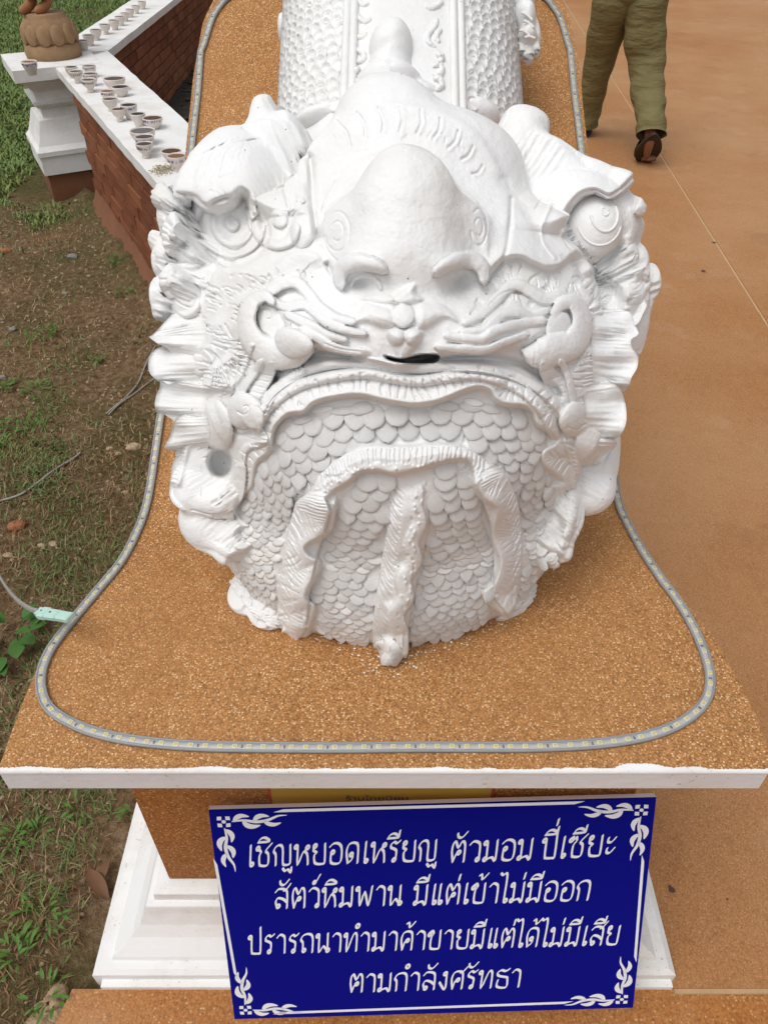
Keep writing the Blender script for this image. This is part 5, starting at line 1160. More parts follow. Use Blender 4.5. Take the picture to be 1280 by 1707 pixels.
for row in range(len(y_list)):
    t = ts_[row]; wid = .0225 - .0072 * t; yr = rowy(t, XS); PS = BD(XS, yr); arc = np.concatenate([[0], np.cumsum(np.linalg.norm(np.diff(PS, axis=0), axis=1))]); a0 = float(np.interp(662, XS, arc))
    for k in range(-30, 31):
        s = a0 + (k + (.5 if row % 2 else 0) + random.uniform(-.09, .09)) * wid
        if s < 0 or s > arc[-1]: continue
        x = float(np.interp(s, arc, XS)); y = float(rowy(t, x)) + random.uniform(-1.3, 1.3)
        if not chinmask(x, y): continue
        if float(bil(DB, x, y)) > .0015 or SP(x, y)[2] < .816: continue
        q_ = [(x + a_, y + b_) for a_, b_ in ((0, 0), (7, 0), (-7, 0), (0, 6), (0, -6))]; hq = [float(bil(Hs, *c_, 1)) for c_ in q_]
        if max(hq) - min(hq) > .0042 or any(LAB[int(c_[1] - Yp0), int(c_[0] - X0)] for c_ in q_[:3]): continue
        fc, nb = facing_at(x, y)
        if fc < .22: continue
        sp = float(np.linalg.norm(BD(x, float(rowy(ts_[row + 1], x))) - BD(x, y))); sp = min(sp, .022)
        C0 = BD(x, y); dr = BD(x + 5, float(rowy(t, x + 5))) - BD(x - 5, float(rowy(t, x - 5))); ex = dr / np.linalg.norm(dr); ex = ex - nb * (ex @ nb); ex /= np.linalg.norm(ex); ey = np.cross(nb, ex)
        tl = math.radians(random.gauss(17, 4)); tw = random.gauss(0, .10); nn = nb * math.cos(tl) + ey * math.sin(tl); ey2 = np.cross(nn, ex); ex2 = ex * math.cos(tw) + ey2 * math.sin(tw); ey2 = np.cross(nn, ex2)
        sy = sp * 1.75 * random.uniform(.90, 1.10); sx = wid * 1.10 * random.uniform(.92, 1.08)
        SCL.append((sx * sy, C0 + nb * .0012, ex2 * sx, ey2 * sy, nn * wid * random.uniform(.36, .50)))
SCL.sort(key=lambda a: -a[0] / (np.linalg.norm(a[1] - CAM) ** 2))
def scale_mat(s): return Matrix([[s[2][i], s[3][i], s[4][i], s[1][i] - SL[i]] for i in range(3)] + [[0, 0, 0, 1]])
for s in SCL[:300]: link_copy(random.choice(SME), 'scale', sta, scale_mat(s))
REST = SCL[300:]
def scoop_mesh():
    n = 12; V = [(0, -.05, .10)]; R = (.55, .80, 1.0, 1.12)
    for r in R:
        for k_ in range(n):
            a = 2 * math.pi * k_ / n; x, y = math.cos(a), math.sin(a); up_ = max(0, y + .25) / 1.25
            z = {.55: .10 * (1 - up_) + .10 * max(0, -y), .80: .20 * (1 - up_) + .04 * up_ + .06, 1.0: .26 + .30 * up_, 1.12: -.15}[r]; V.append((.5 * r * x, .54 * r * y, z))
    F = [(0, 1 + k_, 1 + (k_ + 1) % n) for k_ in range(n)]
    for q in range(3):
        for k_ in range(n): a, b = 1 + q * n, 1 + (q + 1) * n; F.append((a + k_, b + k_, b + (k_ + 1) % n, a + (k_ + 1) % n))
    return np.array(V), F
SCV, SCF = scoop_mesh()
# ---------------- body behind the head, on the climbing slab
bodyR = .200; BX0 = .027
def body_pt(y, a, add=0.0):
    """station y along the slab, angle a from the crest (radians, + to the right)"""
    zc = float(slab_z(y)) + .115 + .03 * min(1, max(0, (y - 1.3))); r = (bodyR + add); sx = math.sin(a); cz = math.cos(a)
    k = 1.0
    # cross-section perpendicular to the climb
    n = np.array([0, -math.sin(math.atan(SLOPE)), math.cos(math.atan(SLOPE))])
    return np.array([BX0, y, zc]) + np.array([1., 0, 0]) * r * sx * (1.0) + n * r * cz * .93
ysb = np.linspace(1.08, 2.35, 60); na = 48; V = []
for i, y in enumerate(ysb):
    for k in range(na): V.append(body_pt(y, 2 * math.pi * k / na, .003 * (vnoise(np.array(y * 9), np.array(k * .7), 1, 51) - .5)))
V = np.array(V); F = [tuple(f) for f in grid_faces(60, na, True)[:, ::-1].tolist()] + [tuple(range(na)), tuple(59 * na + k for k in range(na - 1, -1, -1))]
mesh_obj('body', V - SL, F, PLASTER, sta)
B = MB(); rows = 0; y = 1.30; row_off = [random.random() for _ in range(97)]
while y < 2.2:
    w_ = .0205; step = .0146; na2 = int(bodyR * 1.9 / w_)
    for sd in (-1, 1):
        for k in range(na2):
            a = .44 + (k + row_off[rows % 97] + random.uniform(-.08, .08)) * w_ / bodyR
            if a > 1.75: continue
            yy_ = y + .045 * (a - .4) + random.uniform(-.0018, .0018)
            P = body_pt(yy_, sd * a, .001); n = body_pt(yy_, sd * a, .01) - P; n /= np.linalg.norm(n); ex = body_pt(yy_, sd * (a + .05)) - body_pt(yy_, sd * (a - .05)); ex /= np.linalg.norm(ex); ey = np.cross(n, ex)
            if ey[1] < 0: ey = -ey          # uphill; the free edge of each scale points uphill
            rows_par = 1; tl = .10; nn = n * math.cos(tl) - ey * math.sin(tl); up_ = -ey; up_ = up_ - nn * (up_ @ nn); up_ /= np.linalg.norm(up_)
            Vs = SCV @ np.stack([ex * w_ * .98, -up_ * w_ * 1.05, nn * w_ * .42]); B.add(Vs + P + n * .0006 * rows_par + RNG.normal(0, .0003, Vs.shape) - SL, SCF)
    rows += 1; y += step
for s in REST: B.add(SVv @ np.stack([s[2], s[3], s[4]]) + s[1] - SL, SFf)
B.build('small_scales', PLASTER, sta, True, kind='stuff')
# ridges either side of the spine strip
for a0 in (-.42, -.36, .38, .44):
    C = np.array([body_pt(y, a0 + .01 * math.sin(y * 9), .004) for y in np.linspace(1.22, 2.3, 50)]); V, F = sweep(C, .0062, 10); mesh_obj('spine_ridge', V - SL, F, PLASTER, sta)
FUSE = {}
def bblob(name, px, py, d, rx, ry, rd, rot=0):
    rxm, rym = rx * d / FPX, ry * d / FPX; V, F = ellipsoid((0, 0, 0), (rxm, rym, rd), None, 28, 18); ang = np.arctan2(V[:, 1], V[:, 0]); V = V * (1 + .03 * np.sin(3 * ang + px))[:, None]
    V = V @ (CAMR @ rotz(-math.radians(rot))).T + PT(px, py, d); FUSE.setdefault(name, MB()).add(V - SL, F)
def fuse_all(vox=.0028, it=6):
    for nm, mb_ in FUSE.items():
        o = mb_.build(nm, PLASTER, sta, True); r = o.modifiers.new('r', 'REMESH'); r.mode = 'VOXEL'; r.voxel_size = vox; r.use_smooth_shade = True; m_ = o.modifiers.new('s', 'SMOOTH'); m_.factor = .6; m_.iterations = it
        bpy.context.view_layer.update(); dg = bpy.context.evaluated_depsgraph_get(); me = bpy.data.meshes.new_from_object(o.evaluated_get(dg)); o.modifiers.clear(); o.data = me; me.name = nm
        me.polygons.foreach_set('use_smooth', np.ones(len(me.polygons), bool))
# crest: upright rounded fins along the spine, growing out of the forehead
for a_ in ((645, 185, 1.13, 80, 36, .07, 0), (648, 150, 1.13, 58, 34, .06, 0), (650, 118, 1.13, 40, 36, .045, 0), (652, 84, 1.12, 37, 52, .036, 0), (704, 138, 1.16, 20, 14, .03, 0), (600, 150, 1.15, 22, 26, .03, 25), (700, 170, 1.14, 44, 22, .05, 10)): bblob('crest', *a_)
bblob('crest_fin', 682, 82, 1.15, 27, 44, .026, 0); bblob('crest_fin', 668, 100, 1.16, 26, 40, .026)
for a_ in ((650, 8, 1.22, 34, 30, .03, 0), (645, -12, 1.23, 52, 30, .05, 0), (690, -8, 1.25, 24, 36, .03, 0), (620, 10, 1.24, 20, 20, .03, 0)): bblob('second_crest', *a_)
for a_ in ((760, 158, 1.13, 22, 14, .022, -15), (752, 172, 1.13, 16, 13, .022, 0), (775, 172, 1.14, 14, 12, .02, 0), (790, 192, 1.15, 46, 22, .04, 12)): bblob('neck_fold', *a_)
bblob('neck_lump', 545, 200, 1.15, 54, 20, .04, -8)
# curls in the spine strip
def dB(px, py):
    r = ray(px, py); ts = np.linspace(1.0, 2.2, 240); P = CAM + r * ts[:, None]; n = np.array([0, -math.sin(math.atan(SLOPE)), math.cos(math.atan(SLOPE))]); zc = slab_z(P[:, 1]) + .115 + .03 * np.clip(P[:, 1] - 1.3, 0, 1)
    # distance from the body's axis in cross-section
    ax0 = np.stack([np.full(240, BX0), P[:, 1], zc], 1); q = P - ax0; w1 = q[:, 0]; w2_ = q @ n / .93 * 1.0; r_ = np.hypot(w1, w2_ / math.cos(math.atan(SLOPE)) ** 0 ); hit = np.argmax(r_ < bodyR + .002); return float(ts[hit]) if hit > 0 else 1.45
def band(pts, r=.0045, lift=.003):
    c = catmull(pts, 7); d = np.array([dB(x, y) for x, y in c]) - lift; d = np.convolve(np.pad(d, 3, 'edge'), np.ones(7) / 7, 'valid'); e = np.linspace(0, 1, len(c)); rr = r * np.sqrt(np.clip(np.minimum(e, 1 - e) * 6, .1, 1))
    V, F = sweep(PT(c[:, 0], c[:, 1], d), rr, 10, up=-ray(c[:, 0], c[:, 1])); mesh_obj('spine_curl', V + RNG.normal(0, .0004, V.shape) - SL, F, PLASTER, sta)
for P_ in ([(729, 30), (724, 44), (713, 58), (714, 70), (726, 78)], [(735, 48), (728, 56), (727, 66), (733, 72)], [(722, 110), (732, 106), (736, 116), (730, 126), (722, 122)], [(722, 132), (732, 130), (736, 142), (726, 150)], [(738, 0), (728, 10), (716, 14), (708, 6)], [(727, 88), (736, 94), (734, 102)],
           [(590, 20), (600, 32), (612, 36), (618, 28)], [(584, 48), (592, 60), (606, 62), (612, 54)], [(586, 90), (596, 84), (606, 90), (604, 100), (594, 102)], [(600, 112), (590, 120), (588, 132), (598, 136)], [(596, 0), (606, 8), (616, 6)]): band(P_)
# clawed forefoot over the right flank and a toe on the left
for a in ((868, 5, 1.33, 22, 34, .05, -4), (873, 38, 1.32, 19, 30, .045, -8), (877, 66, 1.31, 17, 20, .035, -10), (890, 62, 1.33, 9, 30, .03, -8)): bblob('foreleg', *a)
for k_, (x0, y0, x1, y1, r0) in enumerate(((866, 74, 867, 98, .0095), (878, 76, 880, 108, .0105), (890, 70, 892, 98, .008))):
    C = PT(np.array([x0, (x0 + x1) / 2 + 2, x1]), np.array([y0, (y0 + y1) / 2, y1 * 1.]), np.array([1.31, 1.30, 1.315])); C = catmull(C, 5); V, F = sweep(C, r0 * np.array([1, 1, 1, 1, .98, .95, .9, .8, .65, .45, .15]), 12); mesh_obj('claw', V - SL, F, PLASTER, sta)
for (xa, ya, xb, yb) in ((868, 20, 888, 34), (872, 34, 890, 46), (866, 50, 884, 60), (874, 62, 892, 64)):
    px = np.linspace(xa, xb, 8); py = np.linspace(ya, yb, 8) - 3 * np.sin(np.linspace(0, math.pi, 8)); V, F = sweep(PT(px, py, np.full(8, 1.277)), .0022, 8); mesh_obj('foreleg_fold', V - SL, F, PLASTER, sta)
bblob('toe', 472, 48, 1.36, 9, 24, .03)
fuse_all()

mb = MB(); fr = random.Random(5)
for i in range(80):
    k_ = fr.random(); px = fr.gauss(640, 60) if k_ < .5 else fr.uniform(430, 850); py = (1104 + abs(fr.gauss(0, 12))) if k_ < .5 and abs(px - 645) < 40 else np.interp(px, [430, 500, 600, 650, 720, 800, 870], [1022, 1050, 1068, 1100, 1078, 1052, 1012]) + abs(fr.gauss(0, 14))
    P_ = GP(px, py, .8156); s_ = fr.uniform(.0005, .0022); n_ = 6; V = [(P_[0] + s_ * fr.uniform(.5, 1.3) * math.cos(a_), P_[1] + s_ * fr.uniform(.4, 1.1) * math.sin(a_), P_[2] + (0 if q % 2 else .0004)) for q, a_ in enumerate(np.linspace(0, 2 * math.pi, n_, endpoint=False))] + [(P_[0], P_[1], P_[2] + .0009)]
    mb.add(V, [(q, (q + 1) % n_, n_) for q in range(n_)])
mb.build('paint_flakes', PLASTER, None, False, kind='stuff', label='crumbs of fallen white paint along the foot of the beard', cat='paint')
# ================================================================ cups of the offering row on the coping
CLAY = mat_simple('glazed_white_cup', (.66, .60, .55), .35, .12, 30, .1); BLUEP = mat_simple('blue_ink', (.03, .05, .28), .5); DARKP = mat_simple('dark_ink', (.05, .05, .07), .5)
LIQ = {k: mat_simple('liquid_' + k, c, .35, .2, 20, 0, spec=.1) for k, c in dict(amber=(.085, .028, .008), black=(.006, .006, .007), murky=(.075, .048, .036), grey=(.13, .115, .115), mauve=(.07, .042, .045), wax=(.20, .085, .03)).items()}
ZC = WT + .001
def make_cup(kind):
    """unit cup of rim radius 1: footed goblet or low bowl; returns outer, liquid, band meshes"""
    if kind == 'goblet': prof = [(.50, 0), (.52, .06), (.44, .16), (.40, .30), (.50, .46), (.74, .70), (.90, 1.02), (.98, 1.38), (1.0, 1.50), (.90, 1.50), (.86, 1.30), (.80, 1.22)]; lz, lr = 1.24, .84
    elif kind == 'mug': prof = [(.52, 0), (.56, .05), (.60, .30), (.74, .60), (.90, .95), (.98, 1.40), (1.0, 1.55), (.90, 1.55), (.88, 1.35), (.84, 1.28)]; lz, lr = 1.30, .87
    else: prof = [(.50, 0), (.54, .05), (.56, .12), (.78, .38), (.94, .66), (1.0, .92), (1.0, 1.0), (.92, 1.0), (.88, .82), (.82, .76)]; lz, lr = .78, .86
    V, F = lathe(prof, 28); me = bpy.data.meshes.new('cup_body'); me.from_pydata(V.tolist(), [], F); me.polygons.foreach_set('use_smooth', np.ones(len(me.polygons), bool)); me.materials.append(CLAY)
    ls = {}
    for k, m in LIQ.items():
        V, F = lathe([(lr * 1.0, lz + .10), (lr * 1.04, lz + .15)], 24); l = bpy.data.meshes.new('liquid'); l.from_pydata(V.tolist(), [], F); l.materials.append(m); ls[k] = l
    return me, ls, prof
CUPS = {k: make_cup(k) for k in ('goblet', 'mug', 'bowl')}
def scribble(prof, seed, a0, a1, mat):
    """hand-written band of strokes round the cup's flank"""
    r = random.Random(seed); mb = MB(); a = a0; zs = [p[1] for p in prof[3:8]]; rs = [p[0] for p in prof[3:8]]; zb = max(zs) * .80
    while a < a1:
        pts = []; 
        for q in range(4): zz = zb + r.uniform(-.17, .17); pts.append((a + q * .035 + r.uniform(-.03, .03), zz))
        C = np.array([((np.interp(z, zs, rs) + .012) * math.cos(t), (np.interp(z, zs, rs) + .012) * math.sin(t), z) for t, z in pts]); V, F = sweep(C, .028, 4); mb.add(V, F); a += r.uniform(.12, .24)
        if r.random() < .12: a += .2
    me = bpy.data.meshes.new('handwriting'); me.from_pydata(np.concatenate(mb.v).tolist(), [], mb.f); me.materials.append(mat); return me
near = [ # rim px, py, width px, kind, liquid, ink, label
 (48, 101, 26, 'mug', 'wax', 'blue', 'small white cup with blue writing alone on the front edge of the pillar cap'),
 (118, 110, 21, 'mug', 'black', None, 'dark filled cup farthest back beside the terracotta pedestal on the bend'),
 (126, 117, 23, 'goblet', 'murky', 'dark', 'white goblet standing just in front of the dark cup by the terracotta pedestal'),
 (148, 108, 22, 'mug', 'grey', 'blue', 'white cup with grey liquid at the inner side, rearmost on the near coping'),
 (150, 121, 24, 'mug', 'mauve', 'dark', 'cup between the rearmost grey one and the tall dark-lettered goblet'),
 (147, 131, 25, 'goblet', 'murky', 'dark', 'goblet with dark lettering on the outer edge of the coping behind the wide bowls'),
 (190, 129, 36, 'bowl', 'murky', 'none', 'wide bowl with murky stained rim near the inner edge of the coping'),
 (200, 143, 29, 'bowl', 'black', 'none', 'low bowl of black liquid right in front of the murky stained bowl'),
 (179, 150, 24, 'mug', 'wax', 'dark', 'cup of pale brown wax beside the bowl of black liquid'),
 (183, 163, 26, 'goblet', 'murky', 'none', 'shallow goblet just in front of the cup of pale brown wax'),
 (214, 173, 28, 'mug', 'black', 'blue', 'cup of black liquid with blue script midway along the near coping'),
 (197, 180, 25, 'goblet', 'amber', 'none', 'plain goblet of brown liquid at the outer edge midway along the coping'),
 (229, 188, 25, 'mug', 'black', 'none', 'plain tall cup of black liquid touching the wide amber bowl'),
 (254, 195, 33, 'bowl', 'amber', 'blue', 'wide amber filled bowl with blue script at the inner edge'),
 (237, 216, 42, 'bowl', 'grey', 'none', 'largest bowl, filled with greyish liquid, behind two stacked looking goblets'),
 (240, 226, 33, 'goblet', 'mauve', 'blue', 'goblet with bold blue script between the largest grey bowl and a mauve goblet'),
 (240, 238, 29, 'goblet', 'mauve', 'dark', 'goblet of mauve liquid in front of the one with bold blue script'),
 (285, 250, 34, 'bowl', 'amber', 'none', 'brown filled bowl half hidden behind the nearest goblet by the sand pile'),
 (294, 258, 33, 'goblet', 'wax', 'blue', 'nearest goblet of orange brown wax with blue lettering beside the sand pile')]
inks = {'blue': BLUEP, 'dark': DARKP}; SCR = {}
def place_cup(px, py, wpx, kind, liq, ink, label, group, dist=None):
    hgt = {'goblet': 1.5, 'mug': 1.55, 'bowl': 1.0}[kind]
    z = ZC + .05
    for _ in range(4):
        P = GP(px, py, z); d = (P - CAM) @ FV; r = wpx / 2 * d / FPX; z = ZC + hgt * r
    me, ls, prof = CUPS[kind]
    e = empty('cup', (P[0], P[1], ZC), random.uniform(-.6, .6), label=label, cat='cup', group=group); e.scale = (r, r, r)
    link_copy(me, 'cup_body', e, Matrix.Identity(4)); link_copy(ls[liq], 'liquid', e, Matrix.Identity(4))
    if ink in inks:
        key = (kind, ink, random.randrange(3))
        if key not in SCR: SCR[key] = scribble(prof, len(SCR), -2.6, -.5, inks[ink])
        link_copy(SCR[key], 'handwriting', e, Matrix.Rotation(-e.rotation_euler.z + random.uniform(-.2, .2), 4, 'Z'))
    return e
for c in near: place_cup(*c, 'cups set out along the white coping')
far = [(137, 66, 20, 'mug', 'murky'), (147, 57, 20, 'mug', 'black'), (159, 48, 20, 'goblet', 'black'), (174, 39, 19, 'goblet', 'black'), (189, 32, 18, 'mug', 'black'), (199, 26, 17, 'mug', 'mauve'), (208, 20, 16, 'goblet', 'murky'), (216, 14, 15, 'mug', 'murky'), (226, 8, 15, 'goblet', 'black'), (236, 1, 14, 'mug', 'mauve'), (246, -6, 14, 'mug', 'murky'), (256, -13, 14, 'goblet', 'black')]
desc = ['first cup of the back row, pale and nearest the terracotta pedestal', 'black filled cup next after the pale one behind the terracotta pedestal', 'third cup of the back row on the far coping, dark goblet', 'fourth in the back row on the far coping, widest dark goblet', 'fifth cup of the back row on the far coping', 'mauve filled cup midway up the back row on the far coping', 'murky goblet beyond the mauve filled cup on the far coping', 'small murky cup two before the far coping leaves the picture', 'small dark goblet near the top edge on the far coping', 'topmost visible cup on the far coping', 'mauve cup past the picture top on the far coping', 'last goblet on the far coping beyond the picture']
for c, l in zip(far[:10], desc): place_cup(*c, None, l, 'cups in a row on the far coping')
# sand pile
mb = MB(); c0 = GP(272, 283, ZC)
for i in range(420):
    a = random.uniform(0, 6.28); r = .048 * math.sqrt(random.random()) * random.uniform(.4, 1.15); x, y = c0[0] + r * math.cos(a) * 1.1, c0[1] + r * math.sin(a) * 1.5; h = max(0, .010 * (1 - r / .05)); s = random.uniform(.0008, .0030)
    V, F = ellipsoid((x, y, ZC + h * random.random() + s * .3), (s, s, s * .7), None, 5, 3); mb.add(V, F)
mb.build('spilled_sand', mat_simple('coarse_sand', (.40, .33, .21), .9, .5, 300), None, False, kind='stuff', label='small pile of coarse beige sand spilled on the coping', cat='sand')

# ================================================================ terracotta figure on the pillar
TERRA = mat_simple('terracotta_figure', (.32, .14, .06), .75, .35, 16, .6, .006); STONE = mat_simple('lotus_base_stone', (.29, .18, .095), .85, .4, 14, .8, .008)
tc0 = GP(84, 92, .664); tc_ = (-1.835, 4.90, .664)
tf = empty('terracotta_figure', tc_, -.4, label='terracotta robed figure with bare feet on a round lotus base atop the corner pillar', cat='statue')
V, F = lathe([(.165, 0), (.170, .03), (.165, .065), (.150, .072), (.150, .075)], 36); mesh_obj('plinth_ring', V + RNG.normal(0, .0015, V.shape), F, STONE, tf)
V, F = lathe([(.150, .075), (.160, .11), (.155, .15), (.130, .185), (.120, .19), (.118, .205), (.105, .21)], 36); mesh_obj('lotus_drum', V + RNG.normal(0, .0015, V.shape), F, STONE, tf)
pm = None
for k in range(12):
    a = 2 * math.pi * k / 12; V, F = ellipsoid((0, 0, 0), (.022, .046, .05), None, 12, 8); 
    if pm is None:
        pm = bpy.data.meshes.new('lotus_petal'); pm.from_pydata(V.tolist(), [], [tuple(f) for f in F.tolist()]); pm.polygons.foreach_set('use_smooth', np.ones(len(pm.polygons), bool)); pm.materials.append(STONE)
    link_copy(pm, 'lotus_petal', tf, Matrix.Rotation(a, 4, 'Z') @ Matrix.Translation((.150, 0, .118)) @ Matrix.Rotation(-.2, 4, 'Y'))
def skin_body(name, joints, edges, parent, m, sub=2, root=0):
    me = bpy.data.meshes.new(name); me.from_pydata([j[:3] for j in joints], edges, []); o = bpy.data.objects.new(name + '_tmp', me); COL.objects.link(o)
    o.modifiers.new('s', 'SKIN'); o.modifiers.new('ss', 'SUBSURF').levels = sub
    for i, j in enumerate(joints): r = j[3]; me.skin_vertices[0].data[i].radius = (r, j[4] if len(j) > 4 else r); me.skin_vertices[0].data[i].use_root = (i == root)
    dg = bpy.context.evaluated_depsgraph_get(); bpy.context.view_layer.update(); nm = bpy.data.meshes.new_from_object(o.evaluated_get(dg)); bpy.data.objects.remove(o)
    nm.name = name; nm.materials.clear(); nm.materials.append(m); nm.polygons.foreach_set('use_smooth', np.ones(len(nm.polygons), bool))
    q = bpy.data.objects.new(name, nm); COL.objects.link(q); q.parent = parent; return q
skin_body('figure_body', [(0, .01, .46, .070), (-.045, -.02, .33, .050), (-.05, -.03, .25, .030), (-.06, -.09, .228, .026), (-.07, -.13, .222, .02), (.04, .01, .33, .05), (.045, 0, .25, .03), (.03, -.06, .228, .024), (.02, -.10, .222, .018), (0, .01, .62, .085), (0, .01, .76, .080), (0, 0, .86, .035), (0, -.005, .93, .062), (0, 0, 1.0, .045), (-.11, 0, .78, .035), (-.15, -.05, .66, .028), (-.05, -.12, .64, .022), (.11, 0, .78, .035), (.15, -.05, .66, .028), (.05, -.12, .64, .022)],
          [(0, 1), (1, 2), (2, 3), (3, 4), (0, 5), (5, 6), (6, 7), (7, 8), (0, 9), (9, 10), (10, 11), (11, 12), (12, 13), (10, 14), (14, 15), (15, 16), (10, 17), (17, 18), (18, 19)], tf, TERRA)
V, F = lathe([(.070, .272), (.080, .277), (.076, .34), (.090, .42), (.088, .50), (.095, .60), (.06, .70)], 28); ang = np.arctan2(V[:, 1], V[:, 0]); V[:, :2] *= (1 + .06 * np.sin(ang * 7))[:, None]; mesh_obj('robe', V, F, TERRA, tf)
V, F = lathe([(.080, .274), (.086, .280), (.086, .294), (.079, .30)], 28); mesh_obj('robe_hem', V, F, TERRA, tf)

tf.scale = (.88, .88, 1)
# ================================================================ walking person (seen from behind, walking away)
def mat_cloth(name, col, fold=.35):
    m, t, b = new_mat(name, .85, col, .15); k = NB(t); v = k.tc(1); n = k.noise(v, 5, 4, .6); f = k.noise(v, 420, 2)
    c = k.mix(tuple(x * .78 for x in col), tuple(x * 1.25 for x in col), n.outputs[0]); t.links.new(c, b.inputs['Base Color'])
    v2 = k.tc(1, (9, 9, 26)); w_ = k.noise(v2, 1.0, 3, .5)
    t.links.new(k.bump(f.outputs[0], .2, .001, k.bump(w_.outputs[0], fold * 2.2, .03)), b.inputs['Normal']); return m
OLIVE = mat_cloth('olive_trousers', (.17, .145, .065)); SHIRT = mat_cloth('pale_shirt', (.5, .5, .46)); SKIN = mat_simple('brown_skin', (.26, .12, .065), .55, .12, 12, .1); SHOE = mat_simple('dark_leather', (.030, .020, .015), .6, .3, 20, .4); SOLE = mat_simple('worn_sole', (.045, .028, .018), .85, .3, 20, .4); HAIR = mat_simple('black_hair', (.012, .010, .009), .5)
pe = empty('person', (1.57, 5.5, 0), label='person in olive trousers and dark backless slippers walking away on the paving, heel lifted', cat='person')
O = np.array([1.57, 5.5, 0]); J = lambda x, y, z, *r: (x - O[0], y - O[1], z, *r)
# body (skin): hips, torso, neck, head, arms, legs, feet
skin_body('body', [J(1.47, 5.50, .92, .13, .11), J(1.47, 5.48, 1.15, .14, .10), J(1.47, 5.47, 1.38, .15, .10), J(1.47, 5.49, 1.50, .055), J(1.47, 5.51, 1.60, .088, .10), J(1.47, 5.51, 1.70, .06),
    J(1.385, 5.52, .86, .085), J(1.40, 5.70, .48, .055), J(1.41, 5.82, .10, .038), J(1.41, 5.84, .045, .036), J(1.40, 5.98, .03, .035, .02),
    J(1.56, 5.49, .86, .085), J(1.635, 5.44, .48, .055), J(1.655, 5.165, .22, .036), J(1.652, 5.11, .165, .036), J(1.672, 5.18, .075, .038, .026), J(1.690, 5.225, .035, .036, .016),
    J(1.295, 5.48, 1.40, .05), J(1.225, 5.44, 1.15, .042), J(1.225, 5.56, .92, .03), J(1.655, 5.48, 1.40, .05), J(1.725, 5.50, 1.15, .042), J(1.725, 5.40, .92, .03)],
    [(0, 1), (1, 2), (2, 3), (3, 4), (4, 5), (0, 6), (6, 7), (7, 8), (8, 9), (9, 10), (0, 11), (11, 12), (12, 13), (13, 14), (14, 15), (15, 16), (2, 17), (17, 18), (18, 19), (2, 20), (20, 21), (21, 22)], pe, SKIN)
def loft(name, rings, m, parent, seg=40, wr=0.0, off=O):
    """garment tube through elliptical rings (centre, rx, ry, tilt direction) with soft folds"""
    C = catmull([r[:3] for r in rings], 10); A = catmull([r[3:5] for r in rings], 10); V = []
    T = np.gradient(C, axis=0); T /= np.linalg.norm(T, axis=1)[:, None]
    for i in range(len(C)):
        X = np.array([1., 0, 0]); X = X - T[i] * (X @ T[i]); X /= np.linalg.norm(X); Yv = np.cross(T[i], X)
        for k in range(seg):
            a = 2 * math.pi * k / seg; w_ = wr * (math.sin(i * .62 + 2.2 * math.sin(a) + (1.2 * math.cos(2 * a))) * .6 + .5 * math.sin(i * .31 - 1.7 * a) + .5 * (vnoise(np.array(i * .35), np.array(k * .3), 1, 61) - .5)); V.append(C[i] + X * math.cos(a) * (A[i, 0] + w_) + Yv * math.sin(a) * (A[i, 1] + w_) - off)
    F = [tuple(f) for f in grid_faces(len(C), seg, True).tolist()]; return V, F
mb = MB()
tr = empty('trousers', (0, 0, 0)); tr.parent = pe
Vl, Fl = loft('l', [(1.385, 5.50, .98, .125, .12), (1.39, 5.53, .84, .130, .12), (1.395, 5.61, .66, .115, .105), (1.400, 5.69, .48, .098, .092), (1.405, 5.76, .30, .090, .09), (1.408, 5.81, .16, .086, .09), (1.410, 5.83, .075, .086, .098)], OLIVE, pe, wr=.005)
Vr, Fr = loft('r', [(1.555, 5.50, .98, .125, .12), (1.565, 5.48, .84, .132, .12), (1.60, 5.46, .66, .124, .105), (1.635, 5.44, .52, .112, .098), (1.648, 5.37, .41, .104, .092), (1.655, 5.27, .32, .094, .086), (1.660, 5.175, .245, .088, .082), (1.655, 5.125, .19, .090, .080)], OLIVE, pe, wr=.007)
bpy.data.objects.remove(tr)
mb.add(Vl, Fl); mb.add(Vr, Fr)
V, F = ellipsoid((1.47 - O[0], 5.50 - O[1], .93), (.190, .135, .135), None, 32, 20); mb.add(V, F.tolist())
tr = mb.build('trousers', OLIVE, pe, True)
V, F = loft('s', [(1.47, 5.50, .86, .185, .14), (1.47, 5.49, .98, .182, .14), (1.47, 5.48, 1.15, .178, .125), (1.47, 5.47, 1.35, .205, .12), (1.47, 5.48, 1.45, .12, .08), (1.47, 5.49, 1.49, .065, .065)], SHIRT, pe, wr=.004); V = [v for v in V]; mesh_obj('shirt', np.array(V) + [0, 0, .06], F, SHIRT, pe)
V, F = ellipsoid((1.47 - O[0], 5.50 - O[1], 1.655), (.095, .108, .09)); mesh_obj('hair', V, F, HAIR, pe)
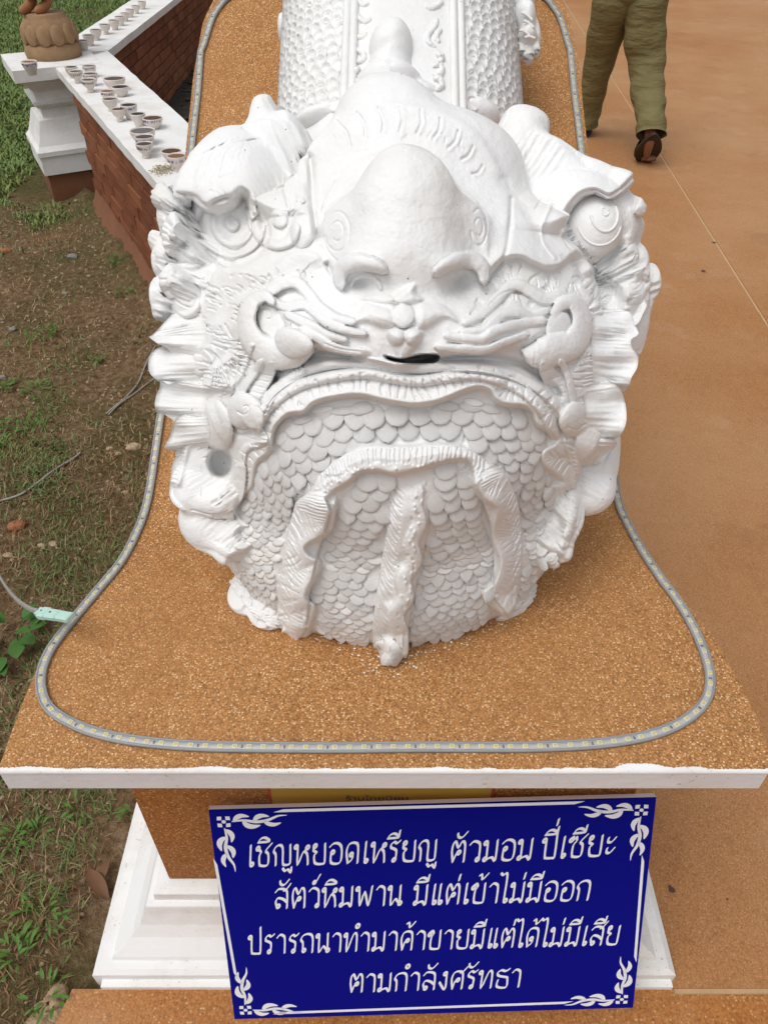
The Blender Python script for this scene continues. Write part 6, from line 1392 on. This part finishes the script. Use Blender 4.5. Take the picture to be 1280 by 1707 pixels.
# rear foot in a slipper, heel lifted: sole turned to the viewer
def foot_outline(n=28):
    t = np.linspace(0, 2 * math.pi, n, endpoint=False); y = np.cos(t); x = np.sin(t) * (.80 + .22 * (-np.cos(t)) - .08 * np.cos(2 * t)); return x * .088, y * .155 
fx, fy = foot_outline()
def slipper(M, name_parent):
    V = []; 
    for z in (-.012, .0, .010): V += [(a * (1 if z < .01 else .94), b * (1 if z < .01 else .97), z) for a, b in zip(fx, fy)]
    n = len(fx); F = [tuple(range(n - 1, -1, -1))] + [(r * n + k, r * n + (k + 1) % n, (r + 1) * n + (k + 1) % n, (r + 1) * n + k) for r in range(2) for k in range(n)] + [tuple(2 * n + k for k in range(n))]
    V = np.array([(M @ Vector(p))[:] for p in V]); sh = mesh_obj('shoe_sole', V, F, SOLE, name_parent, False)
    # upper: strap dome over the instep
    V = []; m = 16; 
    for i in range(8):
        y = -.11 + .12 * i / 7
        for k in range(m):
            a = math.pi * k / (m - 1); wdt = .078 * (1 - .25 * (abs(i - 4) / 5) ** 2); hh = (.042 + .022 * i / 7); V.append((wdt * math.cos(a), y, .008 + hh * math.sin(a)))
    V = np.array([(M @ Vector(p))[:] for p in V]); o = mesh_obj('shoe_upper', V, grid_faces(8, m), SHOE, name_parent); o.modifiers.new('t', 'SOLIDIFY').thickness = .004
def framem(heel, toe, upv):
    h = np.array(heel); t = np.array(toe); y = h - t; y /= np.linalg.norm(y); z = np.array(upv, float); z -= y * (z @ y); z /= np.linalg.norm(z); x = np.cross(y, z); c = (h + t) / 2 - O
    return Matrix([[x[i], y[i], z[i], c[i]] for i in range(3)] + [[0, 0, 0, 1]])
slipper(framem((1.655, 5.075, .205), (1.690, 5.245, .010), (0, .75, .6)), pe)
slipper(framem((1.41, 5.79, .018), (1.40, 6.03, .018), (0, 0, 1)), pe)
# toes peeking below the slipper's front
for k in range(5):
    V, F = ellipsoid((1.664 + .019 * k - O[0], 5.205 + .012 * abs(k - 3) ** 1 * .4 - O[1], .020 + .001 * k), (.0095 - .0008 * (k == 0), .02, .0115), None, 10, 7); mesh_obj('toe', V, F.tolist(), SKIN, pe)
V, F = ellipsoid((1.70 - O[0], 5.215 - O[1], .034), (.047, .045, .022), None, 16, 10); mesh_obj('forefoot', V, F.tolist(), SKIN, pe)

# ================================================================ plants, stones, litter on the soil
def gz(x, y): return float(soil_h(np.array(x), np.array(y)))
def ok_soil(x, y):
    wl = -1.07 - .52 * (y - 3.34)
    m = (x < -.60)
    m &= ~((y > 1.9) & (y < 4.95) & (x > wl - .06)); m &= ~((y >= 4.8) & (x > -1.93)); m &= ~((np.abs(x + 1.855) < .34) & (np.abs(y - 4.84) < .34)); return m
def leafmat(name, col, var=.35):
    m, t, b = new_mat(name, .55, col, .3); k = NB(t); oi = k.n.new('ShaderNodeObjectInfo'); v = k.tc(1); n = k.noise(v, 3, 3); n2 = k.noise(v, 60, 2)
    c = k.mix(tuple(x * (1 - var) for x in col), tuple(x * (1 + var) for x in col), n2.outputs[0]); c = k.mix(c, (col[0] * 1.5, col[1] * 1.15, col[2]), k.ramp(n.outputs[0], [(.5, 0), (.7, .6)])); t.links.new(c, b.inputs['Base Color']); return m
GRASSM = leafmat('green_grass', (.125, .185, .055)); LAWNM = leafmat('lawn_grass', (.15, .225, .06)); DRYM = leafmat('dry_grass', (.34, .26, .14)); BROWNM = leafmat('brown_straw', (.21, .125, .065))
def blades(name, X, Y, m, L, Wd_, lean=.9, bend=.7, zoff=0.0, seed=1, **kw):
    r = np.random.default_rng(seed); n = len(X); Z = soil_h(X, Y) + zoff; a = r.uniform(0, 2 * np.pi, n); l = L * r.uniform(.5, 1.3, n); wv = Wd_ * r.uniform(.6, 1.3, n); el = r.uniform(.15, 1, n) * lean
    d = np.stack([np.cos(a), np.sin(a), np.zeros(n)], 1); s = np.stack([-np.sin(a), np.cos(a), np.zeros(n)], 1); B0 = np.stack([X, Y, Z - .002], 1)
    M1 = B0 + d * (l * .45 * np.sin(el))[:, None] + np.array([0, 0, 1.]) * (l * .45 * np.cos(el))[:, None]; e2 = np.minimum(el + bend * r.uniform(.3, 1.4, n), 1.75)
    T1 = M1 + d * (l * .55 * np.sin(e2))[:, None] + np.array([0, 0, 1.]) * (l * .55 * np.cos(e2))[:, None]
    w_ = wv[:, None] * s; V = np.stack([B0 - w_ * .35, B0 + w_ * .35, M1 + w_ * .5, M1 - w_ * .5, T1], 1).reshape(-1, 3)
    b = np.arange(n)[:, None] * 5; F = np.concatenate([b + np.array([[0, 1, 2]]), b + np.array([[0, 2, 3]]), b + np.array([[3, 2, 4]])]); return mesh_obj(name, V, F.astype(np.int32), m, None, False, kind='stuff', **kw)
def scatter(n, x0, x1, y0, y1, f, seed):
    r = np.random.default_rng(seed); X = r.uniform(x0, x1, n); Y = r.uniform(y0, y1, n); p = f(X, Y); k = (r.random(n) < p) & ok_soil(X, Y); return X[k], Y[k]
fb = lambda X, Y, s, sd: vnoise(X + 50, Y + 50, s, sd)
def dens_green(X, Y):
    base = np.clip((fb(X, Y, 2.3, 71) * .5 + fb(X, Y, 7, 72) * .5 - .42) * 4, 0, 1) ** 1.2
    lawn = np.clip((Y - 4.3 - .9 * (X + 2.2) * 0) / 1.2, 0, 1); near = np.clip((1.35 - Y) / .5, 0, 1) * .75
    return np.clip(base * (1 + near) + lawn, 0.02, 1)
X, Y = scatter(30000, -1.6, -.58, .1, 2.2, lambda a, b: dens_green(a, b) * .55, 1); blades('near_grass', X, Y, GRASSM, .036, .0030, 1.3, .6, seed=2, label='sparse green grass tufts growing in the dirt near the pedestal', cat='grass')
X, Y = scatter(45000, -2.9, -.58, 1.9, 4.9, lambda a, b: dens_green(a, b) * .75, 3); blades('mid_grass', X, Y, GRASSM, .040, .0045, 1.2, .6, seed=4, label='patchy low grass on the bare earth beside the brick wall', cat='grass')
X, Y = scatter(170000, -7.5, -1.8, 4.2, 13, lambda a, b: dens_green(a, b) * np.clip(8 / b, .4, 1), 5); blades('lawn', X, Y, LAWNM, .050, .010, 1.2, .6, seed=6, label='mown green lawn beyond the white pillar', cat='grass')
X, Y = scatter(26000, -1.6, -.58, .1, 2.2, lambda a, b: .25 + .5 * fb(a, b, 5, 75), 7); blades('dry_litter', X, Y, BROWNM, .030, .0025, 1.65, .1, .001, seed=8, label='flattened brown straw and dead grass lying on the soil', cat='dry grass')
X, Y = scatter(9000, -1.6, -.58, .1, 2.2, lambda a, b: .2 + .5 * fb(a, b, 6, 77), 17); blades('pale_litter', X, Y, DRYM, .034, .0022, 1.6, .15, .003, seed=18, label='pale dry grass stalks scattered over the soil near the pedestal', cat='dry grass')
X, Y = scatter(30000, -3.2, -.58, 1.9, 5.2, lambda a, b: .2 + .5 * fb(a, b, 4, 76), 9); blades('far_litter', X, Y, DRYM, .024, .0035, 1.65, .1, .001, seed=10, label='pale straw bits on the bare earth along the wall', cat='dry grass')
# pebbly crumbs
mb = MB()
for i in range(2600):
    y = .15 + 4.4 * random.random() ** 1.5; x = -.60 - random.random() * (.5 + .45 * y)
    if not ok_soil(np.array([x]), np.array([y]))[0]: continue
    s = random.uniform(.0015, .005) * (1 + .25 * y); V, F = ellipsoid((x, y, gz(x, y) + s * .2), (s, s * random.uniform(.6, 1), s * .6), None, 6, 4); mb.add(V + RNG.normal(0, s * .12, V.shape), F.tolist())
mb.build('soil_crumbs', mat_simple('pale_grit', (.34, .25, .16), .9, .5, 60), None, False, kind='stuff', label='crumbs of pale grit and soil on the ground', cat='gravel')
# stones one can tell apart
STN = {'red': mat_simple('red_stone', (.30, .12, .05), .85, .3, 60, .5), 'tan': mat_simple('tan_stone', (.42, .32, .21), .85, .25, 60, .5), 'grey': mat_simple('grey_stone', (.22, .21, .20), .85, .25, 60, .5)}
def stone(px, py, wpx, col, label):
    P = GP(px, py, 0); d = (P - CAM) @ FV; s = wpx * d / FPX / 2; r = random.Random(px); V, F = ellipsoid((0, 0, 0), (s, s * r.uniform(.5, .75), s * .5), None, 10, 7)
    rr = np.random.default_rng(int(px * 7 + py)); V *= (1 + rr.normal(0, .07, len(V)))[:, None]; a = r.uniform(-.5, .5); V[:, :2] = V[:, :2] @ np.array([[math.cos(a), -math.sin(a)], [math.sin(a), math.cos(a)]])
    mesh_obj('stone', V + (P[0], P[1], gz(P[0], P[1]) + s * .22), F.tolist(), STN[col], None, False, label=label, cat='stone', group='stones lying on the soil')
for a in ((26, 873, 30, 'red', 'rust red stone lying level with the bottom of the statue head'), (66, 899, 17, 'tan', 'tan pebble just in front of the rust red stone'), (84, 896, 17, 'tan', 'tan pebble right of its twin near the rust red stone'), (10, 918, 18, 'tan', 'tan stone at the photo edge below the rust red stone'), (206, 811, 14, 'tan', 'small tan stone in the grass beside the climbing light strip'),
    (10, 418, 20, 'red', 'reddish stone at the photo edge beside the bare soil patch'), (122, 431, 18, 'grey', 'pale grey flat stone on the bare soil beyond the wall foot'), (108, 488, 12, 'grey', 'small grey stone on the earth between pillar and weeds'), (20, 546, 14, 'grey', 'dark grey stone by the bright weed clump'), (222, 744, 26, 'tan', 'long tan stone close to the statue cheek'), (182, 745, 12, 'tan', 'pale chip left of the long tan stone'), (196, 752, 12, 'tan', 'yellowish chip touching the long tan stone'),
    (202, 665, 10, 'red', 'small reddish stone under the grey cables'), (260, 738, 11, 'red', 'orange stone chip next to the statue frill'), (3, 625, 14, 'grey', 'grey stone at the left photo edge above the clover weeds')): stone(*a)
# weeds with leaves one can tell apart
WEED = leafmat('bright_weed_leaf', (.075, .17, .022), .3); BIGL = leafmat('broad_weed_leaf', (.050, .135, .022), .25)
def leaf_mesh(L, W, cup=.15, n=6):
    V = []; 
    for i in range(n + 1):
        t = i / n; wd = W * math.sin(math.pi * min(1, t * .95 + .03)) ** .8 * (1 - .25 * t); z = .12 * L * math.sin(t * 2.2) - .10 * L * t * t
        V += [(-wd, L * t, z + cup * wd), (0, L * t, z), (wd, L * t, z + cup * wd)]
    F = []
    for i in range(n):
        a = i * 3; F += [(a, a + 1, a + 4, a + 3), (a + 1, a + 2, a + 5, a + 4)]
    return V, F
def weed(px, py, rad_px, nl, L, W, m, label, h=.03):
    P = GP(px, py, 0); z0 = gz(P[0], P[1]); e = empty('weed', (P[0], P[1], z0), label=label, cat='weed', group='leafy weeds in the soil'); d = (P - CAM) @ FV; R = rad_px * d / FPX; r = random.Random(int(px))
    for i in range(nl):
        a = r.uniform(0, 6.28); q = R * math.sqrt(r.random()); x, y = q * math.cos(a), q * math.sin(a); hz = h * r.uniform(.3, 1)
        V, F = leaf_mesh(L * r.uniform(.7, 1.2), W * r.uniform(.7, 1.2)); me = bpy.data.meshes.new('leaf'); me.from_pydata(V, [], F); me.materials.append(m); me.polygons.foreach_set('use_smooth', np.ones(len(me.polygons), bool))
        link_copy(me, 'leaf', e, Matrix.Translation((x, y, hz)) @ Matrix.Rotation(a - 1.57 + r.uniform(-.6, .6), 4, 'Z') @ Matrix.Rotation(r.uniform(-.3, .5), 4, 'X'))
        if i % 3 == 0: V, F = sweep(np.array([(x * .3, y * .3, -.01), (x * .8, y * .8, hz * .7), (x, y, hz)]), .0012, 5); mesh_obj('stem', V, F, m, e)
weed(20, 1062, 34, 12, .055, .020, BIGL, 'broad leaved green plant by the green connector', .10)
weed(6, 1090, 22, 5, .06, .022, BIGL, 'low broad leaved plant at the photo edge in front of its taller neighbour', .05)
for a in ((72, 562, 26, 34, 'bright green weed clump midway between wall foot and photo edge'), (10, 642, 18, 22, 'leafy green weed at the photo edge beyond the clover patch'), (60, 648, 26, 30, 'leafy green weed in front of the pale bare patch'), (35, 700, 34, 34, 'wide spreading weed on the soil before the cable'), (200, 450, 20, 24, 'green weed growing at the foot of the brick wall'), (210, 492, 14, 16, 'small green weed beside the lower wall foot'), (160, 605, 10, 12, 'tiny weed standing alone on the bare patch'), (5, 735, 14, 14, 'green weed at the photo edge near the black cable'), (60, 1385, 16, 8, 'low weed under the slab corner'), (75, 1520, 40, 26, 'grassy leaved weed beside the white stepped base'), (20, 1395, 24, 16, 'weed at the photo edge below the slab corner'), (30, 1600, 34, 22, 'weed at the photo edge near the cement lip'), (130, 1345, 20, 8, 'small leaves under the slab beside the gravel column'), (215, 1345, 12, 7, 'small round leaves against the gravel column'), (80, 1660, 30, 18, 'grass clump at the bottom corner by the cement lip')):
    weed(*a[:3], a[3], .018 if a[1] < 1200 else .022, .006 if a[1] < 1200 else .0036, WEED, a[4], .03)
# dry brown leaf
P = GP(160, 1470, 0); dl_ = empty('dry_leaf', (P[0], P[1], gz(P[0], P[1]) + .012), -.5, label='curled dry brown leaf lying against the white stepped base', cat='leaf')
V, F = leaf_mesh(.085, .017, .6, 8); V = np.array(V) - (0, .04, 0); mesh_obj('leaf_blade', V, F, mat_simple('dry_leaf', (.14, .065, .03), .7, .25, 40), dl_).rotation_euler = (0, 0, 1.3)
V, F = leaf_mesh(.05, .013, .5, 6); mesh_obj('leaf_lobe', np.array(V), F, MATS['dry_leaf'], dl_).rotation_euler = (.2, 0, .2)
# cables on the soil
BLKC = mat_simple('black_cable', (.02, .02, .02), .5, .2, 20, 0)
def cable(pts, r, m, label, n=1):
    C = []
    for x, y in pts: p = GP(x, y, 0); C.append((p[0], p[1], gz(p[0], p[1]) + r * 1.2 + .004))
    C = catmull(C, 8)
    V, F = sweep(C, r, 8); return mesh_obj('cable', V, F, m, None, label=label, cat='cable')
cable([(-60, 850), (-10, 836), (30, 824), (60, 806), (90, 782), (118, 762), (132, 750)], .0035, GREYW, 'grey cable lying on the soil, running in from the photo edge')
cable([(178, 692), (196, 680), (214, 664), (232, 642), (246, 616), (262, 590)], .0028, GREYW, 'pair strand of thin grey cable rising from the soil behind the statue cheek')
cable([(182, 694), (202, 678), (224, 662), (250, 642), (275, 628)], .0026, GREYW, 'lower thin grey cable crossing the soil beside the statue cheek')
# ================================================================ dark stains on the paving
STAIN = mat_simple('dark_stain', (.09, .045, .03), .8, .3, 60, .3)
def blot(px, py, r, label):
    P = GP(px, py, 0); n = 14; rr = [r * random.uniform(.6, 1.2) for _ in range(n)]; V = [(P[0] + rr[k] * math.cos(2 * math.pi * k / n), P[1] + rr[k] * math.sin(2 * math.pi * k / n), .0012) for k in range(n)] + [(P[0], P[1], .004)]
    mesh_obj('paving_speck', V, [(k, (k + 1) % n, n) for k in range(n)], STAIN, None, True, label=label, cat='stain', group='dark specks on the paving')
blot(1118, 1483, .008, 'purplish brown speck on the paving beside the blue sign'); blot(1172, 452, .014, 'dark speck on the paving beyond the statue eye'); blot(1190, 404, .012, 'smaller dark speck past the first on the paving'); blot(1212, 1500, .003, 'tiny black speck right of the purplish one')
